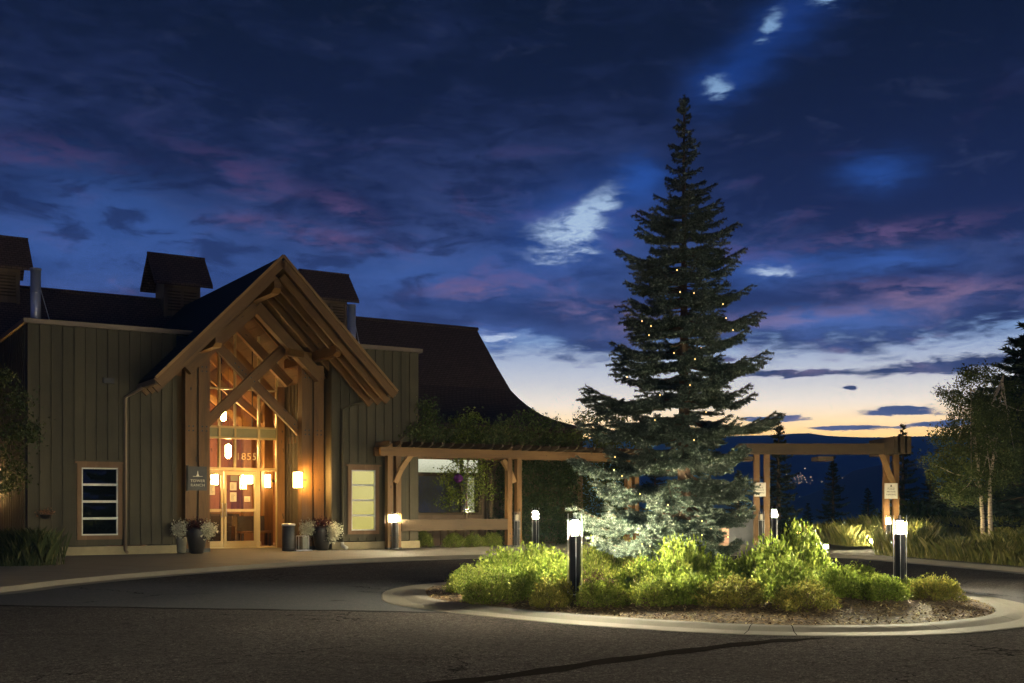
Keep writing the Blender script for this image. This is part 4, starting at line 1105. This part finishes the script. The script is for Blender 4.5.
# ------------------------------------------------------------------ left pergola
pg = frame('pergola'); tag(pg, 'long timber pergola with vine on top along the right wing of the lodge', 'pergola')
for (a, b) in ((9.49, 9.76), (13.62, 13.97), (18.3, 18.62)):
    for t in (a, b):
        po = MB().box(t-.085, t+.085, -.49, -.31, .05, 3.12).build('post', M['timber'], pg)
        MB().box(t-.095, t+.095, -.50, -.30, -.01, .05).build('base_plate', M['black_metal'], po)
        bo = MB()
        for z in (.25, .4, 2.8, 2.92): MB().tube([(t, -.49, z), (t, -.51, z)], .018, 6).build('bolt', M['black_metal'], po)
    MB().tube([((a+b)/2, 1.0, 0), ((a+b)/2, 1.0, 2.75)], .09, 8).build('post', M['timber_dark'], pg)
for b in (-.60, -.20, 1.0):
    MB().box(9.1, 19.2, b-.05, b+.05, 2.74, 3.0).build('beam', M['timber'], pg)
for k in range(29):
    t = 9.25+k*.345
    MB().hexa([(t-.035, -1.0, 3.08), (t+.035, -1.0, 3.08), (t+.035, -1.0, 3.16), (t-.035, -1.0, 3.16), (t-.035, -.75, 3.003), (t+.035, -.75, 3.003), (t+.035, -.75, 3.16), (t-.035, -.75, 3.16)]).box(t-.035, t+.035, -.75, 1.35, 3.003, 3.16).build('rafter', M['timber_dark'], pg)
def curved_brace(t0, t1, z0, z1, b, par):
    pts = [(t0+(t1-t0)*u, b, z0+(z1-z0)*(u**.75)) for u in (0, .25, .5, .75, 1)]
    m_ = MB()
    for a, c in zip(pts[:-1], pts[1:]): m_.beam(a, c, .12, .15)
    m_.build('knee_brace', M['timber_pale'], par)
curved_brace(9.62, 10.35, 1.95, 3.02, -.52, pg); curved_brace(13.8, 13.4, 2.0, 2.7, -.42, pg)
lr = MB().beam((9.85, -.36, .70), (13.52, -.36, .70), .30, .34); lr.build('log_rail', M['timber_dark'], pg)

# vines on the pergola
def leafcloud(name, boxes, n, leaf, m, parent=None, seed=1, hang=0.0):
    """boxes: (centre, radii, weight)"""
    r_ = np.random.default_rng(seed); Ps = []; wsum = sum(b[2] for b in boxes)
    for c, rr, w in boxes:
        k = int(n*w/wsum); nc = max(3, k//45)
        cc = r_.normal(0, 1, (nc, 3)); cc = cc/np.linalg.norm(cc, axis=1, keepdims=True)*(r_.uniform(.25, 1, (nc, 1))**.6)
        cc = cc*np.array(rr)+np.array(c)
        ids = r_.integers(0, nc, k); Ps.append(cc[ids]+r_.normal(0, 1, (k, 3))*leaf*np.array([1.9, 1.9, 1.5]))
    Pc = np.concatenate(Ps); D = r_.normal(0, 1, Pc.shape)+np.array([0, 0, -.4]); N = r_.normal(0, 1, Pc.shape)+np.array([0, 0, .8]); L = r_.uniform(.7, 1.3, len(Pc))*leaf
    v, f = leaf_quads(Pc, D, N, L, L*.62); return npmesh(name, v, f, m, parent)
vn = frame('climbing_vine'); tag(vn, 'leafy climbing vine spread over the top of the left pergola', 'vine')
bx = []
for k in range(22):
    t = 10.4+k*.42; bx.append(((t, rnd.uniform(-.5, .9), 3.30+rnd.uniform(0, .25)), (.34, .5, .24), 1.0))
for (t, b, z) in ((11.2, .2, 3.9), (10.9, 0, 4.25), (13.6, 0, 3.8), (14.4, -.1, 4.05), (15.5, 0, 3.9), (16.6, -.2, 4.1), (17.3, -.3, 4.2), (18.0, -.3, 4.25), (15.0, .2, 3.7), (12.2, .1, 3.7)): bx.append(((t, b, z), (.30, .3, .22), .8))
leafcloud('foliage', bx, 13000, .085, M['leaf_aspen'], vn, 21)
vs = MB()
for k in range(16):
    t = 10.4+k*.55; pt = [Vector((t+rnd.uniform(-.5, .5), rnd.uniform(-.4, .6), 3.2))]
    for i in range(4): pt.append(pt[-1]+Vector((rnd.uniform(-.05, .35), rnd.uniform(-.15, .1), rnd.uniform(.05, .28))))
    vs.tube(pt, [.012, .01, .007, .005, .003], 5, False)
vs.build('stem', M['bark'], vn)
hd = frame('ivy_hedge'); tag(hd, 'dark ivy hedge filling the bay behind the middle pergola posts', 'hedge')
bx = [((t, .7+rnd.uniform(-.2, .2), z), (.42, .25, .35), 1) for t in np.arange(14.2, 19.6, .5) for z in (.35, .9, 1.5, 2.1, 2.6)]
leafcloud('foliage', bx, 26000, .085, M['leaf_dark'], hd, 22)
hs = MB()
for k in range(24):
    t = 14.1+k*.235; hs.tube([(t, .85, 0), (t+rnd.uniform(-.1, .1), .8, 1.4), (t+rnd.uniform(-.2, .2), .75, 2.7)], [.015, .010, .005], 5, False)
hs.build('stem', M['bark'], hd)
# courtyard tree in front of the picture window
ct = empty('small_tree', LW(12.55, .35), LROT); tag(ct, 'slender young tree in front of the lit picture window', 'tree')
tm = MB().tube([(0, 0, 0), (.02, 0, .9), (-.02, .02, 1.6), (.03, 0, 2.5), (.05, 0, 3.3)], [.035, .03, .025, .015, .006], 8)
for k in range(14):
    z = 1.1+k*.15; a = k*2.4; l = rnd.uniform(.4, .75); tm.tube([(0, 0, z), (math.cos(a)*l*.5, math.sin(a)*l*.4, z+.25), (math.cos(a)*l, math.sin(a)*l*.7, z+.42)], [.012, .007, .003], 5, False)
tm.build('trunk', M['bark'], ct)
bx = [((math.cos(k*2.4)*rnd.uniform(.15, .95)-.1, math.sin(k*2.4)*.35, 1.3+k*.075), (.22, .18, .15), 1) for k in range(38)]
leafcloud('crown', bx, 5200, .075, M['leaf_green'], ct, 23)
# shrubs under the log rail
def shrub_at(kind, t, b, w, h, label, group):
    first = kind not in pobj
    if first: pobj[kind] = shrub_proto(*protos[kind])
    o = pobj[kind] if first else copy_tree(pobj[kind])
    o.location = LW(t, b); o.scale = (w, w*.8, h/.56); o.rotation_euler = (0, 0, rnd.uniform(0, 6)); tag(o, label, 'shrub', group)
gs = 'shrubs under the pergola rail'
shrub_at('dense', 11.0, .5, 1.0, .50, 'dark shrub under the log rail nearest the siding corner', gs)
shrub_at('cotoneaster', 11.85, -.05, .85, .42, 'bright leafy shrub under the log rail, second from the siding corner', gs)
shrub_at('cotoneaster', 12.55, -.05, .8, .40, 'leafy shrub under the middle of the log rail below the young tree', gs)
shrub_at('dense', 13.25, 0, .8, .42, 'dense shrub under the right end of the log rail', gs)
# purple globe
pb = empty('hanging_globe', LW(11.93, -.2, 2.12)); tag(pb, 'small purple globe hanging from the pergola before the picture window', 'ornament')
MB().lathe((0, 0, 0), [(.001, -.15), (.06, -.137), (.11, -.10), (.145, -.04), (.15, 0), (.145, .04), (.11, .10), (.06, .137), (.001, .15)], 20).build('globe', M['purple'], pb)
MB().tube([(0, 0, .15), (0, 0, .62)], .006, 5).build('cord', M['black_metal'], pb)

# ------------------------------------------------------------------ right gate pergola
gp_ = empty('timber_gateway', (0, 0, 0)); tag(gp_, 'timber gateway of paired posts and one long crossbeam at the right, against the valley', 'gateway')
gy = 38.2
for px in (756.5, 766.5, 886, 895.5):
    X = (px-CX)/F*gy; po = MB().box(X-.09, X+.09, gy-.1, gy+.1, .0, 3.3 if px > 800 else 3.1).build('post', M['timber'], gp_)
    MB().box(X-.10, X+.10, gy-.11, gy+.11, -.02, .0).build('base_plate', M['black_metal'], po)
x0, x1 = (738-CX)/F*gy, (880-CX)/F*gy
MB().beam((x0, gy-.12, 3.12), (x1+.15, gy-.12, 3.12), .20, .36).build('crossbeam', M['timber_dark'], gp_)
for px in (884, 890.5, 897): X = (px-CX)/F*gy; MB().beam((X, gy-1.2, 3.2), (X, gy+1.4, 3.2), .12, .55).build('end_beam', M['timber_dark'], gp_)
for px in (748, 826): X = (px-CX)/F*gy; MB().beam((X, gy+.0, 2.82), (X, gy+.9, 2.82), .5, .14).build('end_beam', M['timber_dark'], gp_)
MB().beam(((880-CX)/F*gy, gy-.15, 2.96), ((892-CX)/F*gy, gy-.15, 1.95), .12, .16).build('knee_brace', M['timber_pale'], gp_)
def post_sign(px, py, wpx, hpx, Y, label):
    c = P(px, py, Y); o = empty('post_sign', c); tag(o, label, 'sign', 'white notice signs on the gateway posts'); w, h = wpx/F*Y, hpx/F*Y
    MB().box(-w/2, w/2, -.012, .012, -h/2, h/2).build('sign_board', M['white_sign'], o)
    e = MB(); s = .035
    e.poly([(-s, -.0145, h*.28), (s, -.0145, h*.28), (s*.3, -.0145, h*.28+s*1.8), (-s*.3, -.0145, h*.28+s*1.8)]); 
    e.box(-w*.28, w*.28, -.015, -.013, h*.24, h*.255); e.build('emblem', M['ink'], o)
    for k, (t, z) in enumerate((('PLEASE', .08), ('PRIVATE', -.10), ('PARKING', -.28))):
        text_obj('lettering', t, h*.15, (0, -.014, h*z), (R(90), 0, 0), M['ink'], o, .001)
post_sign(760, 489.5, 11.5, 14, 37.95, 'white notice sign on the left gateway posts, half behind a spruce tip')
post_sign(891, 491, 13, 15.5, 37.95, 'white notice sign on the right gateway posts above the bollard glare')

# ------------------------------------------------------------------ small things at the entrance
def urn(name, loc, prof, m, label, fl_specs, dark):
    o = empty(name, loc); tag(o, label, 'planter', 'planters at the entrance')
    MB().lathe((0, 0, 0), prof, 28).build('pot', m, o)
    if dark: leafcloud('foliage', [((0, 0, prof[-1][1]+.10), (.27, .27, .13), 1)], 1400, .05, M['leaf_purple'], o, 31)
    for (c, r_) in fl_specs: leafcloud('blossom', [(c, tuple(x*.85 for x in r_), 1)], 3000, .045, M['petal'], o, 32)
    return o
up = [(.15, 0), (.18, .02), (.24, .3), (.28, .55), (.28, .66), (.25, .70), (.25, .66), (.05, .62)]
q1 = Gd(196, 553.6); urn('planter', (q1.x+.02, q1.y, 0), up, M['pot'], 'tall dark planter with burgundy leaves and white flowers left of the doors', [((-.40, -.05, .66), (.16, .12, .13), ), ((.30, -.05, .62), (.08, .1, .14))], True)
q2 = Gd(322, 550.2); urn('planter', (q2.x, q2.y, 0), up, M['pot'], 'dark planter spilling large white blossoms right of the doors', [((-.36, -.08, .62), (.24, .14, .15)), ((.33, -.08, .52), (.11, .12, .24))], True)
q3 = Gd(181.5, 553); urn('planter', (q3.x, q3.y, 0), [(.10, 0), (.12, .02), (.145, .40), (.145, .42), (.12, .42), (.03, .38)], M['pot_grey'], 'small pale grey pot beside the tall left planter', [], False)
q4 = Gd(288.5, 551); bn = empty('litter_bin', (q4.x, q4.y, 0)); tag(bn, 'black cylindrical litter bin between doors and right planter', 'litter bin')
MB().lathe((0, 0, 0), [(.17, 0), (.185, .02), (.185, .70), (.175, .71)], 26).build('bin_body', M['black_metal'], bn)
MB().lathe((0, 0, 0), [(.19, .715), (.195, .73), (.19, .77), (.06, .79)], 26).build('lid', M['steel'], bn)
MB().lathe((0, 0, 0), [(.188, .05), (.19, .06), (.19, .09), (.188, .10)], 26).build('band', M['black_metal'], bn)
q5 = Gd(302.5, 550.8); sr = empty('metal_stand', (q5.x, q5.y, 0), LROT); tag(sr, 'low grey metal stand on the paving between bin and right planter', 'stand')
a = MB()
for x in (-.15, .15):
    for y in (-.1, .1): a.tube([(x, y, .03), (x, y, .42)], .012, 6)
a.tube([(-.15, -.1, .42), (.15, -.1, .42), (.15, .1, .42), (-.15, .1, .42), (-.15, -.1, .42)], .012, 6); a.build('stand_frame', M['steel'], sr)
MB().box(-.03, .14, -.09, .09, .05, .38).build('basket', M['pot_grey'], sr); MB().box(-.24, .24, -.14, .14, 0, .03).build('base_plate', M['steel'], sr)
wp_ = empty('wall_planter', LW(-.02, -.18, 1.06), LROT); tag(wp_, 'small dark bowl with reddish rim on the siding left of the dark window', 'wall planter')
MB().lathe((0, 0, 0), [(.02, -.12), (.10, -.09), (.15, -.01), (.155, 0), (.13, -.01)], 18).build('bowl', M['pot'], wp_)
leafcloud('foliage', [((0, 0, .03), (.16, .09, .04), 1)], 260, .035, M['timber_red'], wp_, 35)
MB().box(-.03, .03, .14, .16, -.1, .0).build('bracket', M['black_metal'], wp_)

# ------------------------------------------------------------------ right: stone pillar, wall, grasses, trees
q6 = Gd(717, 548.5); pl = empty('stone_pillar', (q6.x, q6.y, 0)); tag(pl, 'squat tan stone pillar beyond the road right of the spruce trunk', 'pillar')
MB().box(-.30, .30, -.3, .3, 0, .93).build('shaft', M['tan_stone'], pl); MB().box(-.36, .36, -.36, .36, .932, 1.0).build('cap', M['concrete'], pl)
lw = MB().box(5.6, 8.4, 40.0, 40.25, -.1, .95); lw.box(5.55, 8.45, 39.96, 40.29, .95, 1.02); tag(lw.build('low_wall', M['grey_wall']), 'low grey concrete wall behind the stone pillar', 'wall')

def grass_mesh(n, region, h0, h1, seed, heads=.25):
    r_ = np.random.default_rng(seed); pts = []
    while len(pts) < n:
        x, y = region(r_); pts.append((x, y))
    Pp = np.array(pts); n = len(Pp); h = r_.uniform(h0, h1, n)*(1+.25*np.sin(Pp[:, 0]*2.1)+.15*np.sin(Pp[:, 1]*3.7+1)); a = r_.uniform(0, 6.28, n); lean = r_.uniform(.05, .75, n)**1.3*h
    w = r_.uniform(.003, .008, n); c, s = np.cos(a), np.sin(a); z0 = np.zeros(n)
    b = np.stack([Pp[:, 0], Pp[:, 1], z0], 1); side = np.stack([-s, c, z0], 1)*w[:, None]; ld = np.stack([c, s, z0], 1)
    mid = b+ld*(lean*.35)[:, None]+np.stack([z0, z0, h*.6], 1); tip = b+ld*lean[:, None]+np.stack([z0, z0, h], 1)
    v = np.stack([b-side, b+side, mid+side*.8, tip, mid-side*.8], 1).reshape(-1, 3); f = np.arange(len(v)).reshape(-1, 5)
    return v, f
ge_curve = [p for p in inner[9*6+6*2:] if p.y > 14]
def region_right(r_):
    while True:
        i = r_.integers(0, len(ge_curve)-1); u = r_.uniform(); p = ge_curve[i]*(1-u)+ge_curve[i+1]*u
        d = r_.uniform(.15, 3.6)**1.0; x, y = p.x+d, p.y+d*.35
        if y < 30.5 or (x > 12.9): return x, y
v, f = grass_mesh(30000, region_right, .28, .55, 41); tag(npmesh('ornamental_grass', v, f, M['grass']), 'tall lit ornamental grass bed along the right side of the road', 'grass', kind='stuff')
def region_far(r_):
    while True:
        x, y = r_.uniform(10.5, 21), r_.uniform(36.5, 43)
        if not (11.7 < x < 12.6 and 37.0 < y < 38.8): return x, y
v, f = grass_mesh(30000, region_far, .38, .75, 42); tag(npmesh('meadow_grass', v, f, M['grass']), 'pale meadow grass lit by ground spots behind the gateway', 'grass', kind='stuff')
v, f = grass_mesh(900, lambda r_: (r_.normal(-10.85, .30), r_.normal(25.6, .25)), .45, .85, 43)
def grass_clump(x, y, n, h, label, seed):
    v, f = grass_mesh(n, lambda r_: (r_.normal(0, .28), r_.normal(0, .24)), h*.35, h, seed); o = npmesh('grass_clump', v, f, M['grass_dark']); o.location = (x, y, -.004); tag(o, label, 'grass clump', 'grass clumps at the left pavement'); return o
grass_clump(-10.75, 25.5, 6000, .62, 'bushy dark grass clump at the left edge of the pavement, nearest the window', 43)
grass_clump(-11.3, 25.9, 6000, .66, 'bushy dark grass clump cut by the left border of the photo', 44)

def decid(name, loc, label, trunks, crown_boxes, nleaf, leaf, m, barkm, seed, cat='tree', branches=26):
    o = empty(name, loc); tag(o, label, cat); r_ = random.Random(seed); t = MB()
    for tr in trunks:
        t.tube(tr[0], tr[1], 9, False)
    for k in range(branches):
        tr = trunks[k % len(trunks)][0]; i = r_.randrange(max(1, len(tr)//2), len(tr)-1); a = Vector(tr[i]).lerp(Vector(tr[i+1]), r_.random()); c = Vector(crown_boxes[r_.randrange(len(crown_boxes))][0])
        t.tube([a, a.lerp(c, .5)+Vector((0, 0, -.1)), c], [.022, .014, .005], 5, False)
    t.build('trunk', barkm, o); leafcloud('crown', crown_boxes, nleaf, leaf, m, o, seed); return o
r2 = random.Random(9); ap = Gd(987, 548.5)
def crown(cx, cy, z0, z1, rad, n, rr, seed, skew=0):
    r_ = random.Random(seed); out = []
    for k in range(n):
        u = r_.random(); z = z0+(z1-z0)*u; w = rad*math.sin(math.pi*min(1, .18+.80*u))**.7; a = r_.uniform(0, 6.28); q = w*math.sqrt(r_.random())
        out.append(((cx+math.cos(a)*q+skew*u, cy+math.sin(a)*q*.8, z), (rr*r_.uniform(.6, 1.3), rr, rr*.8), 1))
    return out
decid('aspen_tree', (ap.x, ap.y, 0), 'two stemmed aspen with lit pale trunks beside the grass bed at right',
      [([(-.11, 0, 0), (-.13, 0, .8), (-.18, 0, 1.6), (-.35, 0, 3.0), (-.5, 0, 4.8)], [.075, .062, .055, .035, .012]), ([(.13, .05, 0), (.12, .05, .9), (.08, 0, 1.8), (.25, 0, 3.2), (.5, 0, 5.2)], [.08, .065, .055, .035, .012])],
      crown(-.35, 0, 1.5, 5.3, 1.55, 60, .25, 5)+crown(.9, .4, 2.2, 5.0, 1.0, 26, .28, 6)+crown(-.4, .2, 1.6, 4.6, 1.3, 40, .28, 16), 34000, .07, M['leaf_aspen'], M['bark_white'], 51, branches=46)
lt = decid('leafy_tree', (-11.75, 25.2, 0), 'leafy dark tree reaching in from the left border before the lodge',
      [([(-.2, 0, 0), (-.15, 0, 1.2), (.0, 0, 2.4), (.2, 0, 4.2)], [.09, .08, .06, .02])], crown(.35, 0, 1.7, 4.6, 1.15, 44, .24, 8), 9000, .075, M['leaf_dark'], M['bark'], 52, branches=22)

# background conifers
cz = [(1.0, .02), (.92, .05), (.8, .11), (.6, .20), (.4, .28), (.2, .34), (.06, .36)]
def conifer_proto(seed, H):
    o = empty('conifer_tree', (0, 0, 0)); v, f, t = spruce_mesh(seed, [(z*H, w*H*.62) for z, w in cz], .42, 8, .05, .10, 7, z0=.25)
    npmesh('crown', v, f, M['needle_dark'], o); t.tube([(0, 0, -.3), (0, 0, H*.5), (0, 0, H-.1)], [.12, .07, .01], 8); t.build('trunk', M['bark'], o); print('conifer', len(f)); return o
cp1 = conifer_proto(61, 5.0); cp2 = conifer_proto(62, 5.0)
CON = [(833, 456, 58, 1.05, 'dark conifer centred under the gateway crossbeam', -.6), (778.5, 417, 47, 1.0, 'slender conifer rising behind the left gateway posts', -.2), (903, 424, 50, 1.0, 'tall conifer just behind the right gateway posts', -.2),
       (1034, 322, 38, 2.3, 'big dark conifer at the right border of the photo', -.1), (1022, 336, 40, 2.2, 'big dark conifer behind the one at the right border', -.1), (1014, 380, 41, 2.0, 'dark conifer behind the aspen crown', -.1), (808, 503, 70, 1.2, 'small far conifer between the two gateway conifers', -1.6), (738, 470, 44, 1.3, 'bushy conifer behind the spruce, left of the left gateway sign', -.1),
       (700, 478, 52, 1.3, 'conifer hidden in the gap right of the spruce trunk', -.3), (868, 488, 62, 1.3, 'short conifer left of the right gateway posts', -.8), (930, 470, 56, 1.5, 'wide conifer right of the right gateway posts', -.5), (955, 455, 60, 1.4, 'conifer behind the left side of the aspen', -.6), (655, 455, 60, 1.3, 'conifer behind the left half of the spruce', -.3), (612, 470, 56, 1.3, 'conifer beyond the end of the pergola', -.2)]
for i, (x, y, Y, wsc, lab, zb) in enumerate(CON):
    pr_ = cp1 if i % 2 == 0 else cp2; o = pr_ if i < 2 else copy_tree(pr_)
    H = CAMZ+(CY-y)/F*Y-zb; o.location = ((x-CX)/F*Y, Y, zb); s = H/5.0; o.scale = (s*wsc, s*wsc, s); o.rotation_euler = (0, 0, i*1.3)
    tag(o, lab, 'conifer tree', 'conifers beyond the gateway')
# dark bushes beyond the grass bed
bush = empty('dark_bush', (0, 0, 0)); v, f, st_ = shrub_meshes(71, .5, .5, .5, 170, 20, .075, None, .15); npmesh('foliage', v, f, M['leaf_dark'], bush); st_.build('stem', M['bark'], bush)
BU = [(915, 505, 45, 85, 'dark bush right of the right gateway posts'), (955, 500, 44, 80, 'dark bush left of the aspen trunks'), (1015, 500, 43, 95, 'dark bush right of the aspen trunks'), (985, 508, 46, 80, 'dark bush behind the aspen trunks'), (745, 520, 43, 70, 'dark bush beside the left gateway posts'), (868, 520, 48, 60, 'dark bush left of the right gateway posts'), (790, 522, 45, 60, 'dark bush at the amber lamp')]
for i, (x, y, Y, w, lab) in enumerate(BU):
    o = bush if i == 0 else copy_tree(bush); o.location = ((x-CX)/F*Y, Y, -.15); h = CAMZ+(CY-y)/F*Y+.15; o.scale = (w/F*Y, w/F*Y*.8, h/.56); o.rotation_euler = (0, 0, i); tag(o, lab, 'bush', 'dark bushes beyond the grass')
# ground spots
def spot(x, y, Y, label, m='spot', s=1.0):
    o = empty('ground_spotlight', P(x, y, Y)); tag(o, label, 'spotlight', 'low spotlights in the grass')
    MB().lathe((0, 0, 0), [(.03, -.05), (.065, -.03), (.065, .03), (.03, .05)], 14).build('lamp_lens', M[m], o)
    MB().tube([(0, .03, -.06), (0, .03, -.38)], .012, 6).build('stake', M['black_metal'], o)
    MB().lathe((0, 0, .055), [(.03, 0), (.085, .004), (.085, .014), (.03, .03)], 14).build('hood', M['black_metal'], o); o.scale = (s, s, s)
spot(826, 546.5, 34.6, 'low spotlight at the far edge of the paving left of the grass')
spot(872, 541, 36.2, 'low spotlight glowing inside the meadow grass by the right gateway')
am = empty('amber_lamp', P(799, 531, 41)); tag(am, 'small amber lamp glowing between the gateway posts', 'lamp')
MB().lathe((0, 0, 0), [(.03, -.09), (.09, -.05), (.09, .05), (.03, .09)], 14).build('lamp_lens', M['amber'], am); MB().tube([(0, 0, -.09), (0, 0, -.9)], .02, 6).build('stem', M['black_metal'], am)
am = copy_tree(am); am.location = P(822, 540, 43); am.scale = (.5, .5, .6); am['label'] = 'faint amber lamp low to the right of the other amber lamp'

# ------------------------------------------------------------------ evening haze in the valley air
def haze():
    b = MB().box(-16000, 16000, -300, 13500, -330, 780); 
    def f(q):
        return None
    m = bpy.data.materials.new('evening_haze'); m.use_nodes = True; t = m.node_tree; t.nodes.clear()
    v = t.nodes.new('ShaderNodeVolumePrincipled'); v.inputs['Color'].default_value = (.17, .48, 1, 1); v.inputs['Density'].default_value = 1.7e-4; v.inputs['Anisotropy'].default_value = 0
    o = t.nodes.new('ShaderNodeOutputMaterial'); t.links.new(v.outputs[0], o.inputs['Volume'])
    ob = tag(b.build('haze', m), kind='stuff')
    bm = bmesh.new(); bm.from_mesh(ob.data); bmesh.ops.recalc_face_normals(bm, faces=bm.faces); bm.to_mesh(ob.data); bm.free()
haze()
